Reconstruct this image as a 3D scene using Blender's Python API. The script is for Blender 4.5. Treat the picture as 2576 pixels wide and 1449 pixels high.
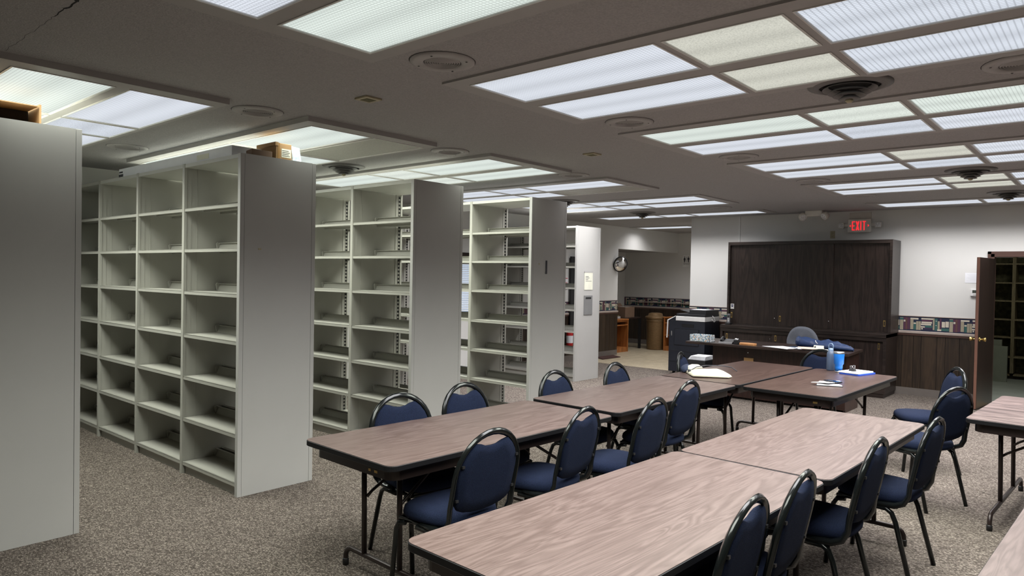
import bpy, math, random
from mathutils import Vector, Matrix
random.seed(7)
PI = math.pi
scene = bpy.context.scene
for o in list(bpy.data.objects): bpy.data.objects.remove(o)
COL = scene.collection

# ------------------------------------------------------------------ camera
cam_d = bpy.data.cameras.new('camera'); cam = bpy.data.objects.new('camera', cam_d); COL.objects.link(cam)
r = Vector((0.655633, -0.754858, 0.0183)); u = Vector((0.001413, 0.025462, 0.999675)); b = Vector((-0.755079, -0.655394, 0.01776))
M = Matrix.Identity(4)
for i in range(3):
    M[i][0] = r[i]; M[i][1] = u[i]; M[i][2] = b[i]
M.translation = Vector((0, 0, 1.6415))
cam.matrix_world = M
cam_d.sensor_width = 36.0; cam_d.lens = 1770.93 / 2576 * 36.0
cam_d.clip_start = 0.05; cam_d.clip_end = 100
scene.camera = cam
scene.view_settings.view_transform = 'Standard'; scene.view_settings.look = 'None'
scene.view_settings.exposure = 0.0; scene.view_settings.gamma = 1.0; scene.view_settings.use_curve_mapping = False

# ------------------------------------------------------------------ world
w = bpy.data.worlds.new('world'); scene.world = w; w.use_nodes = True
bg = w.node_tree.nodes['Background']; bg.inputs[0].default_value = (0.62, 0.78, 1.0, 1); bg.inputs[1].default_value = 1.5

LAMP_W = 106.0      # watts of one full bank of ceiling tubes
LENS_E = 0.80      # radiance of the plastic lenses
ZC = 2.7226

# ------------------------------------------------------------------ helpers
class MB:
    def __init__(s): s.v = []; s.f = []; s.m = []; s.sm = []
    def quad(s, pts, m=0, smooth=False):
        n = len(s.v); s.v += [tuple(p) for p in pts]; s.f.append(tuple(range(n, n + len(pts)))); s.m.append(m); s.sm.append(smooth)
    def box(s, x0, y0, z0, x1, y1, z1, m=0):
        n = len(s.v)
        s.v += [(x0,y0,z0),(x1,y0,z0),(x1,y1,z0),(x0,y1,z0),(x0,y0,z1),(x1,y0,z1),(x1,y1,z1),(x0,y1,z1)]
        for q in ((0,3,2,1),(4,5,6,7),(0,1,5,4),(1,2,6,5),(2,3,7,6),(3,0,4,7)):
            s.f.append(tuple(n + k for k in q)); s.m.append(m); s.sm.append(False)
        return s
    def prism(s, poly, z0, z1, m=0, T=None, smooth=False):
        n = len(s.v); k = len(poly)
        P = [Vector((a, c, z0)) for a, c in poly] + [Vector((a, c, z1)) for a, c in poly]
        if T: P = [T(p) for p in P]
        s.v += [tuple(p) for p in P]
        s.f.append(tuple(n + i for i in reversed(range(k)))); s.f.append(tuple(n + k + i for i in range(k)))
        s.m += [m, m]; s.sm += [False, False]
        for i in range(k):
            j = (i + 1) % k
            s.f.append((n+i, n+j, n+k+j, n+k+i)); s.m.append(m); s.sm.append(smooth)
        return s
    def rings(s, rings, m=0, caps=True, smooth=True):
        n = len(s.v); k = len(rings[0])
        for R_ in rings: s.v += [tuple(p) for p in R_]
        for a in range(len(rings) - 1):
            for i in range(k):
                j = (i + 1) % k
                s.f.append((n+a*k+i, n+a*k+j, n+(a+1)*k+j, n+(a+1)*k+i)); s.m.append(m); s.sm.append(smooth)
        if caps:
            s.f.append(tuple(n + i for i in reversed(range(k)))); s.m.append(m); s.sm.append(False)
            e = n + (len(rings) - 1) * k
            s.f.append(tuple(e + i for i in range(k))); s.m.append(m); s.sm.append(False)
        return s
    def tube(s, pts, rad, m=0, seg=8, up=Vector((0, 0, 1)), flat=1.0, square=False):
        pts = [Vector(p) for p in pts]; rings = []
        prev = None
        for i, p in enumerate(pts):
            a = pts[max(i-1, 0)]; c = pts[min(i+1, len(pts)-1)]
            d = (c - a).normalized()
            if prev is None:
                h = up if abs(d.dot(up)) < 0.95 else Vector((1, 0, 0))
                x = d.cross(h).normalized()
            else:
                x = (prev - d * prev.dot(d)).normalized()
            prev = x; y = d.cross(x).normalized()
            rr = rad[i] if isinstance(rad, (list, tuple)) else rad
            R_ = []
            for k in range(seg):
                t = 2*PI*(k+0.5)/seg
                cx, cy = math.cos(t), math.sin(t)
                if square:
                    q = 1.0/max(abs(cx), abs(cy)); q = min(q, 1.3); cx *= q; cy *= q
                R_.append(p + x*rr*cx*flat + y*rr*cy)
            rings.append(R_)
        return s.rings(rings, m)
    def lathe(s, prof, c=(0, 0, 0), seg=32, m=0, axis='z', caps=True):
        rings = []
        for rr, z in prof:
            R_ = []
            for k in range(seg):
                t = 2*PI*k/seg
                a, b_ = rr*math.cos(t), rr*math.sin(t)
                if axis == 'z': R_.append((c[0]+a, c[1]+b_, c[2]+z))
                elif axis == 'x': R_.append((c[0]+z, c[1]+a, c[2]+b_))
                else: R_.append((c[0]+b_, c[1]+z, c[2]+a))
            rings.append(R_)
        return s.rings(rings, m, caps)
    def build(s, name, mat, parent=None, bevel=0, **kw):
        me = bpy.data.meshes.new(name); me.from_pydata(s.v, [], s.f); me.update()
        for x in (mat if isinstance(mat, (list, tuple)) else [mat]): me.materials.append(x)
        me.polygons.foreach_set('material_index', s.m); me.polygons.foreach_set('use_smooth', s.sm)
        import bmesh
        bm = bmesh.new(); bm.from_mesh(me); bmesh.ops.recalc_face_normals(bm, faces=bm.faces)
        if bevel:
            bmesh.ops.bevel(bm, geom=[e for e in bm.edges if len(e.link_faces) == 2 and e.calc_face_angle(0) > 0.6], offset=bevel, segments=2, affect='EDGES', profile=0.6)
        bm.to_mesh(me); bm.free()
        o = bpy.data.objects.new(name, me); COL.objects.link(o)
        if parent: o.parent = parent
        tag(o, **kw)
        return o
def tag(o, label=None, cat=None, group=None, kind=None):
    if label: o['label'] = label
    if cat: o['category'] = cat
    if group: o['group'] = group
    if kind: o['kind'] = kind
    return o
def thing(name, label, cat, loc=(0, 0, 0), rz=0, group=None):
    o = bpy.data.objects.new(name, None); COL.objects.link(o); o.empty_display_size = 0.1
    o.location = loc; o.rotation_euler = (0, 0, rz)
    return tag(o, label, cat, group)
def inst(src, parent, loc=(0, 0, 0), rz=0, name=None):
    o = src.copy(); COL.objects.link(o); o.parent = parent; o.location = loc; o.rotation_euler = (0, 0, rz)
    if name: o.name = name
    return o
def copy_tree(root, loc, rz, label, group=None):
    rr = root.copy(); COL.objects.link(rr); rr.location = loc; rr.rotation_euler = (0, 0, rz); rr['label'] = label
    if group: rr['group'] = group
    for c in list(root.children):
        d = c.copy(); COL.objects.link(d); d.parent = rr
        for g in list(c.children):
            e = g.copy(); COL.objects.link(e); e.parent = d
    return rr
def box(name, a, c, mat, parent=None, bevel=0, **kw):
    m = MB(); m.box(*a, *c); return m.build(name, mat, parent, bevel, **kw)

# ------------------------------------------------------------------ materials
def newmat(name):
    m = bpy.data.materials.new(name); m.use_nodes = True
    return m, m.node_tree.nodes, m.node_tree.links, m.node_tree.nodes['Principled BSDF']
def mat(name, col, rough=0.5, metal=0.0, var=0.06, scale=8.0, bump=0.0, bscale=200.0, spec=0.5, stretch=(1, 1, 1), coat=0.0):
    m, N, L, P = newmat(name)
    P.inputs['Roughness'].default_value = rough; P.inputs['Metallic'].default_value = metal
    P.inputs['Specular IOR Level'].default_value = spec; P.inputs['Coat Weight'].default_value = coat
    tc = N.new('ShaderNodeTexCoord'); mp = N.new('ShaderNodeMapping'); mp.inputs['Scale'].default_value = stretch
    L.new(tc.outputs['Object'], mp.inputs[0])
    nz = N.new('ShaderNodeTexNoise'); nz.inputs['Scale'].default_value = scale; nz.inputs['Detail'].default_value = 4
    L.new(mp.outputs[0], nz.inputs['Vector'])
    rp = N.new('ShaderNodeValToRGB')
    rp.color_ramp.elements[0].position = 0.3; rp.color_ramp.elements[1].position = 0.7
    rp.color_ramp.elements[0].color = tuple(c*(1-var) for c in col) + (1,)
    rp.color_ramp.elements[1].color = tuple(min(1, c*(1+var)) for c in col) + (1,)
    L.new(nz.outputs[0], rp.inputs[0]); L.new(rp.outputs[0], P.inputs['Base Color'])
    if bump:
        n2 = N.new('ShaderNodeTexNoise'); n2.inputs['Scale'].default_value = bscale; n2.inputs['Detail'].default_value = 3
        L.new(mp.outputs[0], n2.inputs['Vector'])
        bp_ = N.new('ShaderNodeBump'); bp_.inputs['Strength'].default_value = bump; bp_.inputs['Distance'].default_value = 0.004
        L.new(n2.outputs[0], bp_.inputs['Height']); L.new(bp_.outputs[0], P.inputs['Normal'])
    return m
def wood(name, c0, c1, rough=0.4, axis='x', scale=1.0, contrast=1.0, ring=14.0, coat=0.0, dist=0.5, fine=0.8):
    m, N, L, P = newmat(name); P.inputs['Roughness'].default_value = rough; P.inputs['Coat Weight'].default_value = coat
    tc = N.new('ShaderNodeTexCoord'); mp = N.new('ShaderNodeMapping')
    st = {'x': (0.42, 5, 5), 'y': (5, 0.42, 5), 'z': (5, 5, 0.45)}[axis]
    mp.inputs['Scale'].default_value = tuple(k*scale for k in st); L.new(tc.outputs['Object'], mp.inputs[0])
    n1 = N.new('ShaderNodeTexNoise'); n1.inputs['Scale'].default_value = 1.3; n1.inputs['Detail'].default_value = 3; n1.inputs['Distortion'].default_value = dist
    L.new(mp.outputs[0], n1.inputs['Vector'])
    mu = N.new('ShaderNodeMath'); mu.operation = 'MULTIPLY'; mu.inputs[1].default_value = ring; L.new(n1.outputs[0], mu.inputs[0])
    sn = N.new('ShaderNodeMath'); sn.operation = 'PINGPONG'; sn.inputs[1].default_value = 1.0; L.new(mu.outputs[0], sn.inputs[0])
    n2 = N.new('ShaderNodeTexNoise'); n2.inputs['Scale'].default_value = 14; n2.inputs['Detail'].default_value = 5
    L.new(mp.outputs[0], n2.inputs['Vector'])
    mx = N.new('ShaderNodeMath'); mx.operation = 'MULTIPLY_ADD'; mx.inputs[1].default_value = 0.45*contrast
    L.new(sn.outputs[0], mx.inputs[0]); 
    m2 = N.new('ShaderNodeMath'); m2.operation = 'MULTIPLY'; m2.inputs[1].default_value = fine; L.new(n2.outputs[0], m2.inputs[0]); L.new(m2.outputs[0], mx.inputs[2])
    rp = N.new('ShaderNodeValToRGB'); rp.color_ramp.elements[0].position = 0.25; rp.color_ramp.elements[1].position = 0.85
    rp.color_ramp.elements[0].color = c0 + (1,); rp.color_ramp.elements[1].color = c1 + (1,)
    L.new(mx.outputs[0], rp.inputs[0]); L.new(rp.outputs[0], P.inputs['Base Color'])
    return m
def emit(name, col, s):
    m, N, L, P = newmat(name); P.inputs['Base Color'].default_value = (0.2, 0.02, 0.02, 1)
    P.inputs['Emission Color'].default_value = col + (1,); P.inputs['Emission Strength'].default_value = s
    return m
def lens_mat(name, col, cell, pebble=False, dark=0.72, strength=1.0, tubes=True):
    # backlit plastic lens: prism grid or pebbled sheet, brighter along the tubes behind it
    m, N, L, P = newmat(name)
    P.inputs['Base Color'].default_value = (0.05, 0.05, 0.05, 1); P.inputs['Roughness'].default_value = 0.7; P.inputs['Specular IOR Level'].default_value = 0.05
    P.inputs['Emission Color'].default_value = col + (1,)
    tc = N.new('ShaderNodeTexCoord'); sp = N.new('ShaderNodeSeparateXYZ'); L.new(tc.outputs['Object'], sp.inputs[0])
    def math_(op, a, c=None, d=None):
        n = N.new('ShaderNodeMath'); n.operation = op
        for i, q in enumerate((a, c, d)):
            if q is None: continue
            if isinstance(q, (int, float)): n.inputs[i].default_value = q
            else: L.new(q, n.inputs[i])
        return n.outputs[0]
    if pebble:
        vo = N.new('ShaderNodeTexVoronoi'); vo.inputs['Scale'].default_value = 110; L.new(tc.outputs['Object'], vo.inputs['Vector'])
        g = math_('MULTIPLY_ADD', vo.outputs['Distance'], -0.35, 1.08)
    else:
        gx = math_('PINGPONG', math_('DIVIDE', sp.outputs[0], cell[0]), 0.5)
        gy = math_('PINGPONG', math_('DIVIDE', sp.outputs[1], cell[1]), 0.5)
        mn = math_('MINIMUM', gx, gy)
        st = N.new('ShaderNodeMapRange'); st.inputs[1].default_value = 0.03; st.inputs[2].default_value = 0.2
        st.inputs[3].default_value = dark; st.inputs[4].default_value = 1.06; L.new(mn, st.inputs[0]); g = st.outputs[0]
    if tubes:
        # two tubes at x = +-0.13
        ax = math_('ABSOLUTE', sp.outputs[0]); dd = math_('SUBTRACT', ax, 0.125)
        q = math_('MULTIPLY', dd, dd); q = math_('MULTIPLY', q, -90.0); ex = math_('EXPONENT', q)
        t = math_('MULTIPLY_ADD', ex, 0.22, 0.86); g = math_('MULTIPLY', g, t)
    g = math_('MULTIPLY', g, LENS_E*strength); L.new(g, P.inputs['Emission Strength'])
    return m

M_ = {}
M_['ceiling'] = mat('ceiling_paint', (0.385, 0.376, 0.372), 0.9, var=0.13, scale=110, bump=1.0, bscale=120)
M_['wall'] = mat('wall_paint', (0.67, 0.665, 0.64), 0.85, var=0.015, scale=2, bump=0.12, bscale=90)
M_['dropframe'] = mat('light_frame_paint', (0.40, 0.39, 0.38), 0.6, var=0.03)
M_['ventpaint'] = mat('vent_enamel', (0.15, 0.145, 0.14), 0.5)
M_['backing'] = mat('panel_gap_shadow', (0.012, 0.008, 0.006), 0.9)
M_['baseboard'] = mat('vinyl_base', (0.15, 0.13, 0.115), 0.6)
M_['plank'] = wood('wall_panelling', (0.013, 0.008, 0.005), (0.038, 0.023, 0.013), 0.45, 'z', 1.0)
M_['plank2'] = wood('wall_panelling_light', (0.019, 0.012, 0.007), (0.050, 0.031, 0.018), 0.45, 'z', 1.0)
M_['cab'] = wood('dark_walnut_laminate', (0.008, 0.005, 0.004), (0.034, 0.022, 0.018), 0.38, 'z', 1.2, 1.1)
M_['cabh'] = wood('dark_walnut_rails', (0.009, 0.006, 0.005), (0.032, 0.022, 0.018), 0.38, 'y', 1.2, 1.0)
M_['desk'] = wood('desk_mahogany', (0.012, 0.005, 0.004), (0.036, 0.015, 0.011), 0.35, 'z', 1.2)
M_['desktop'] = wood('desk_top_walnut', (0.014, 0.009, 0.008), (0.038, 0.024, 0.020), 0.3, 'y', 1.0)
M_['door'] = wood('door_veneer', (0.014, 0.0075, 0.006), (0.032, 0.018, 0.0135), 0.35, 'z', 0.8, 0.6)
M_['trimwood'] = mat('rail_stain', (0.085, 0.045, 0.035), 0.4)
M_['railtop'] = mat('chair_rail_paint', (0.40, 0.33, 0.29), 0.5)
M_['oak'] = wood('orange_oak', (0.22, 0.075, 0.018), (0.40, 0.15, 0.04), 0.4, 'z', 1.2)
M_['shelf'] = mat('shelf_enamel', (0.375, 0.37, 0.33), 0.42, var=0.02, scale=3, bump=0.05, bscale=400)
M_['endpanel'] = mat('end_panel_enamel', (0.44, 0.435, 0.415), 0.5, var=0.02, scale=3, bump=0.06, bscale=300)
M_['canopy'] = mat('canopy_enamel', (0.50, 0.50, 0.455), 0.45, var=0.02)
M_['laminate'] = wood('table_walnut_laminate', (0.080, 0.052, 0.045), (0.158, 0.115, 0.104), 0.36, 'x', 1.5, 0.9, ring=22.0, dist=0.9, fine=0.55)
M_['laminate2'] = wood('table_laminate_bold_grain', (0.045, 0.024, 0.021), (0.19, 0.135, 0.125), 0.34, 'x', 1.3, 1.6, ring=18, dist=1.2, fine=0.4)
M_['laminate3'] = wood('table_laminate_red', (0.050, 0.029, 0.023), (0.092, 0.057, 0.047), 0.30, 'x', 1.5, 0.8, dist=0.9, fine=0.6)
M_['edge'] = mat('black_vinyl_edge', (0.006, 0.006, 0.007), 0.5, spec=0.25)
M_['brownsteel'] = mat('brown_steel', (0.028, 0.019, 0.017), 0.32, metal=0.3)
M_['black'] = mat('black_enamel', (0.010, 0.012, 0.012), 0.16, metal=0.35)
M_['blue'] = mat('navy_fabric', (0.0088, 0.0135, 0.032), 0.95, var=0.6, scale=380, bump=0.5, bscale=450, spec=0.12)
M_['blackplastic'] = mat('black_plastic', (0.012, 0.012, 0.013), 0.5)
M_['brass'] = mat('brass', (0.65, 0.45, 0.16), 0.28, metal=0.9)
M_['chrome'] = mat('chrome', (0.7, 0.7, 0.7), 0.15, metal=1.0)
M_['white'] = mat('white_plastic', (0.75, 0.75, 0.73), 0.4)
M_['paper'] = mat('paper', (0.78, 0.79, 0.82), 0.8, var=0.02)
M_['cream'] = mat('cream_paper', (0.72, 0.72, 0.60), 0.8)
M_['copier'] = mat('copier_navy_plastic', (0.012, 0.0145, 0.023), 0.45)
M_['copierdark'] = mat('copier_black_plastic', (0.007, 0.0075, 0.009), 0.4)
M_['copierlid'] = mat('copier_lid_plastic', (0.016, 0.017, 0.020), 0.45)
M_['card'] = mat('cardboard', (0.36, 0.22, 0.10), 0.8, bump=0.1)
M_['carddark'] = mat('dark_cardboard', (0.16, 0.10, 0.065), 0.8)
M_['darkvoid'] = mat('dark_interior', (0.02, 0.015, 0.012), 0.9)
M_['bronze'] = mat('bronze_plastic', (0.20, 0.125, 0.058), 0.42, metal=0.35, var=0.12, scale=30)
M_['canvas'] = mat('cream_canvas', (0.56, 0.53, 0.42), 0.9, var=0.05, bump=0.35, bscale=60)
M_['navy'] = mat('navy_cloth', (0.012, 0.02, 0.05), 0.85)
M_['jacket'] = mat('blue_nylon', (0.008, 0.026, 0.085), 0.6, var=0.2, scale=20, bump=0.5, bscale=30)
M_['tumbler'] = mat('bright_blue_enamel', (0.012, 0.19, 0.70), 0.38, var=0.03)
M_['slate'] = mat('slate_blue_enamel', (0.07, 0.10, 0.16), 0.4)
M_['steel'] = mat('brushed_steel', (0.5, 0.5, 0.5), 0.3, metal=0.9)
M_['greyfab'] = mat('grey_office_fabric', (0.13, 0.14, 0.165), 0.95, var=0.3, scale=250, bump=0.3, bscale=300)
M_['red'] = mat('red_enamel', (0.45, 0.02, 0.02), 0.35)
M_['woodbox'] = wood('light_wood', (0.35, 0.13, 0.04), (0.6, 0.3, 0.12), 0.5, 'y', 4)
M_['tan'] = mat('tan_plate', (0.42, 0.25, 0.10), 0.5)
M_['closetwood'] = wood('raw_shelf_board', (0.13, 0.11, 0.06), (0.24, 0.20, 0.115), 0.7, 'z', 2)
M_['closetback'] = mat('chipboard', (0.09, 0.085, 0.045), 0.85, var=0.55, scale=14, bump=0.2, bscale=40)
M_['greenboard'] = mat('pale_green_board', (0.22, 0.24, 0.19), 0.8)
M_['greenfloor'] = mat('green_grey_vinyl', (0.30, 0.33, 0.29), 0.45, var=0.08, scale=4)
M_['mat'] = mat('maroon_mat', (0.05, 0.018, 0.014), 0.95)
M_['olive'] = mat('olive_board', (0.12, 0.11, 0.05), 0.8)
M_['yellow'] = mat('yellow_liquid_plastic', (0.50, 0.42, 0.05), 0.3)
M_['mirror'] = mat('mirror_glass', (0.8, 0.8, 0.8), 0.03, metal=1.0, var=0)
M_['ventdark'] = mat('vent_throat', (0.012, 0.011, 0.011), 0.9)
M_['beige'] = mat('aged_beige_plastic', (0.42, 0.37, 0.24), 0.5)
M_['blind'] = mat('blind_slat_enamel', (0.75, 0.76, 0.78), 0.5)
M_['rule'] = mat('printed_ink', (0.05, 0.05, 0.06), 0.8)
M_['exitbody'] = mat('exit_sign_housing', (0.72, 0.70, 0.64), 0.5)
M_['exitred'] = emit('exit_letters', (1.0, 0.02, 0.03), 1.3)
M_['lampglass'] = mat('emergency_lamp_lens', (0.85, 0.85, 0.85), 0.3, metal=0.0, var=0.5, scale=80)
M_['dark_panel'] = mat('black_panel', (0.01, 0.01, 0.012), 0.6)
M_['crack'] = mat('crack_shadow', (0.03, 0.03, 0.03), 1.0)
M_['glass'], N, L, P = newmat('window_glass')
P.inputs['Transmission Weight'].default_value = 1.0; P.inputs['Roughness'].default_value = 0.02; P.inputs['IOR'].default_value = 1.1
M_['offlens'] = mat('unlit_lens_plastic', (0.42, 0.42, 0.38), 0.5, var=0.12, scale=90, bump=0.3, bscale=120)
LM = {'w': lens_mat('lens_cool_white', (0.86, 0.91, 1.0), (0.019, 0.019)),
      'W': lens_mat('lens_coarse_grid', (0.84, 0.90, 1.0), (0.019, 0.024), dark=0.66),
      'g': lens_mat('lens_greenish_white', (0.88, 0.97, 0.91), (0.019, 0.019)),
      'y': lens_mat('lens_pebbled_yellow', (0.90, 0.90, 0.79), None, pebble=True, strength=0.88),
      'p': lens_mat('lens_pebbled_white', (0.84, 0.90, 1.0), None, pebble=True, strength=0.95),
      'q': lens_mat('lens_pebbled_green', (0.93, 1.0, 0.92), None, pebble=True),
      'o': M_['offlens']}

# carpet
def carpet():
    m, N, L, P = newmat('speckled_loop_carpet'); P.inputs['Roughness'].default_value = 0.97; P.inputs['Specular IOR Level'].default_value = 0.1
    tc = N.new('ShaderNodeTexCoord'); mp = N.new('ShaderNodeMapping'); mp.inputs['Scale'].default_value = (1.35, 0.8, 1); mp.inputs['Rotation'].default_value = (0, 0, 0.5)
    L.new(tc.outputs['Object'], mp.inputs[0])
    vo = N.new('ShaderNodeTexVoronoi'); vo.inputs['Scale'].default_value = 118; L.new(mp.outputs[0], vo.inputs['Vector'])
    rp = N.new('ShaderNodeValToRGB'); cr = rp.color_ramp
    cr.elements[0].position = 0.0; cr.elements[0].color = (0.075, 0.062, 0.052, 1)
    cr.elements[1].position = 1.0; cr.elements[1].color = (0.335, 0.29, 0.25, 1)
    e = cr.elements.new(0.35); e.color = (0.122, 0.102, 0.088, 1)
    e = cr.elements.new(0.7); e.color = (0.195, 0.166, 0.143, 1)
    sp = N.new('ShaderNodeSeparateColor'); L.new(vo.outputs['Color'], sp.inputs[0]); L.new(sp.outputs[0], rp.inputs[0])
    n2 = N.new('ShaderNodeTexNoise'); n2.inputs['Scale'].default_value = 9; n2.inputs['Detail'].default_value = 5; L.new(tc.outputs['Object'], n2.inputs['Vector'])
    mr = N.new('ShaderNodeMapRange'); mr.inputs[3].default_value = 0.84; mr.inputs[4].default_value = 1.14; L.new(n2.outputs[0], mr.inputs[0])
    mx = N.new('ShaderNodeMix'); mx.data_type = 'RGBA'; mx.blend_type = 'MULTIPLY'; mx.inputs[0].default_value = 1
    L.new(rp.outputs[0], mx.inputs[6]); L.new(mr.outputs[0], mx.inputs[7])
    # dark gaps between loops
    m3 = N.new('ShaderNodeMapRange'); m3.inputs[1].default_value = 0.2; m3.inputs[2].default_value = 0.75; m3.inputs[3].default_value = 1.1; m3.inputs[4].default_value = 0.6
    L.new(vo.outputs['Distance'], m3.inputs[0])
    my = N.new('ShaderNodeMix'); my.data_type = 'RGBA'; my.blend_type = 'MULTIPLY'; my.inputs[0].default_value = 1
    L.new(mx.outputs[2], my.inputs[6]); L.new(m3.outputs[0], my.inputs[7])
    L.new(my.outputs[2], P.inputs['Base Color'])
    bp_ = N.new('ShaderNodeBump'); bp_.invert = True; bp_.inputs['Strength'].default_value = 0.8; bp_.inputs['Distance'].default_value = 0.005
    L.new(vo.outputs['Distance'], bp_.inputs['Height']); L.new(bp_.outputs[0], P.inputs['Normal'])
    return m
M_['carpet'] = carpet()
def vinyl():
    m, N, L, P = newmat('patterned_vinyl_floor'); P.inputs['Roughness'].default_value = 0.42
    tc = N.new('ShaderNodeTexCoord'); mp = N.new('ShaderNodeMapping'); mp.inputs['Scale'].default_value = (3.0, 3.0, 1); mp.inputs['Rotation'].default_value = (0, 0, 0.78)
    L.new(tc.outputs['Object'], mp.inputs[0])
    br = N.new('ShaderNodeTexBrick'); br.inputs['Scale'].default_value = 1.6; br.inputs['Mortar Size'].default_value = 0.012
    br.inputs['Color1'].default_value = (0.50, 0.43, 0.31, 1); br.inputs['Color2'].default_value = (0.36, 0.30, 0.205, 1); br.inputs['Mortar'].default_value = (0.30, 0.25, 0.17, 1)
    L.new(mp.outputs[0], br.inputs['Vector'])
    nz = N.new('ShaderNodeTexNoise'); nz.inputs['Scale'].default_value = 25; L.new(tc.outputs['Object'], nz.inputs['Vector'])
    mr = N.new('ShaderNodeMapRange'); mr.inputs[3].default_value = 0.8; mr.inputs[4].default_value = 1.2; L.new(nz.outputs[0], mr.inputs[0])
    mx = N.new('ShaderNodeMix'); mx.data_type = 'RGBA'; mx.blend_type = 'MULTIPLY'; mx.inputs[0].default_value = 1
    L.new(br.outputs[0], mx.inputs[6]); L.new(mr.outputs[0], mx.inputs[7]); L.new(mx.outputs[2], P.inputs['Base Color'])
    return m
M_['vinyl'] = vinyl()
def slotted():
    m, N, L, P = newmat('slotted_strip'); P.inputs['Roughness'].default_value = 0.45
    tc = N.new('ShaderNodeTexCoord'); sp = N.new('ShaderNodeSeparateXYZ'); L.new(tc.outputs['Object'], sp.inputs[0])
    d = N.new('ShaderNodeMath'); d.operation = 'DIVIDE'; d.inputs[1].default_value = 0.038; L.new(sp.outputs[2], d.inputs[0])
    f = N.new('ShaderNodeMath'); f.operation = 'FRACT'; L.new(d.outputs[0], f.inputs[0])
    g = N.new('ShaderNodeMath'); g.operation = 'GREATER_THAN'; g.inputs[1].default_value = 0.45; L.new(f.outputs[0], g.inputs[0])
    mx = N.new('ShaderNodeMix'); mx.data_type = 'RGBA'; mx.inputs[6].default_value = (0.30, 0.29, 0.25, 1); mx.inputs[7].default_value = (0.012, 0.012, 0.012, 1)
    L.new(g.outputs[0], mx.inputs[0]); L.new(mx.outputs[2], P.inputs['Base Color'])
    return m
M_['slot'] = slotted()
def speckle(name, base, cols, scale):
    m, N, L, P = newmat(name); P.inputs['Roughness'].default_value = 0.7
    tc = N.new('ShaderNodeTexCoord'); vo = N.new('ShaderNodeTexVoronoi'); vo.inputs['Scale'].default_value = scale; L.new(tc.outputs['Object'], vo.inputs['Vector'])
    sp = N.new('ShaderNodeSeparateColor'); L.new(vo.outputs['Color'], sp.inputs[0])
    rp = N.new('ShaderNodeValToRGB'); rp.color_ramp.interpolation = 'CONSTANT'
    rp.color_ramp.elements[0].color = base + (1,); rp.color_ramp.elements[1].position = 0.95; rp.color_ramp.elements[1].color = cols[0] + (1,)
    for i, c in enumerate(cols[1:]):
        e = rp.color_ramp.elements.new(0.55 + 0.4*i/len(cols)); e.color = c + (1,)
    L.new(sp.outputs[0], rp.inputs[0]); L.new(rp.outputs[0], P.inputs['Base Color'])
    return m
M_['terrazzo'] = speckle('speckled_box_print', (0.68, 0.70, 0.72), [(0.60, 0.30, 0.12), (0.14, 0.28, 0.36), (0.30, 0.36, 0.30), (0.16, 0.28, 0.36)], 75)

# ------------------------------------------------------------------ room shell
box('floor', (-3, -6, -0.1), (11.62, 8.45, 0.0), M_['carpet'], kind='structure')
fl2 = MB(); fl2.box(11.62, 5.85, -0.1, 15.6, 9.7, 0.0); fl2.box(11.28, 5.97, 0.0, 11.62, 8.1, 0.004)
fl2.build('floor', M_['vinyl'], kind='structure')
box('floor', (11.62, -2.0, -0.1), (15.4, 3.2, 0.002), M_['greenfloor'], kind='structure')
box('trim_1', (10.05, 0.55, 0.0), (11.6, 1.32, 0.004), mat('door_threshold_tan', (0.38, 0.30, 0.19), 0.6), kind='structure')
box('ceiling', (-3, -6, ZC), (15.6, 9.7, ZC+0.1), M_['ceiling'], kind='structure')
box('ceiling', (12.9, 8.22, 2.28), (15.4, 9.57, 2.34), M_['ceiling'], kind='structure')

# hairline crack in the ceiling
cr = MB(); y = 3.0; x = 1.0; pts = []
while y < 4.28:
    pts.append((x + random.uniform(-0.006, 0.006), y)); y += random.uniform(0.02, 0.05)
for (xa, ya), (xb, yb) in zip(pts[:-1], pts[1:]):
    t = 0.0009 + 0.0075*max(0, 1 - abs(ya-3.22)/0.30)*random.uniform(0.3, 1.2)
    cr.quad([(xa-t, ya, ZC-0.0006), (xa+t, ya, ZC-0.0006), (xb+t, yb, ZC-0.0006), (xb-t, yb, ZC-0.0006)])
ceil_o = bpy.data.objects['ceiling']
cr.build('crack', M_['crack'], ceil_o, label='dark ragged crack in the ceiling')

WP = MB(); WP.box(11.6, -6, 0, 11.72, 0.42, ZC); WP.box(11.6, 0.42, 2.02, 11.72, 1.36, ZC); WP.box(11.6, 1.36, 0, 11.72, 5.85, ZC)
wall_b = WP.build('wall_back', M_['wall'], kind='structure')
box('wall_corridor', (11.72, 5.73, 0), (15.4, 5.85, ZC), M_['wall'], kind='structure')
wall_far = box('wall_far', (15.4, 5.73, 0), (15.52, 9.69, ZC), M_['wall'], kind='structure')
box('wall_alcove', (12.75, 9.57, 0), (15.4, 9.69, ZC), M_['wall'], kind='structure')
LW = MB(); LW.box(-3, 8.45, 0, 7.2, 8.57, ZC); LW.box(7.2, 8.1, 0, 7.32, 8.57, ZC)
LW.build('wall_left', M_['wall'], kind='structure')
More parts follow.
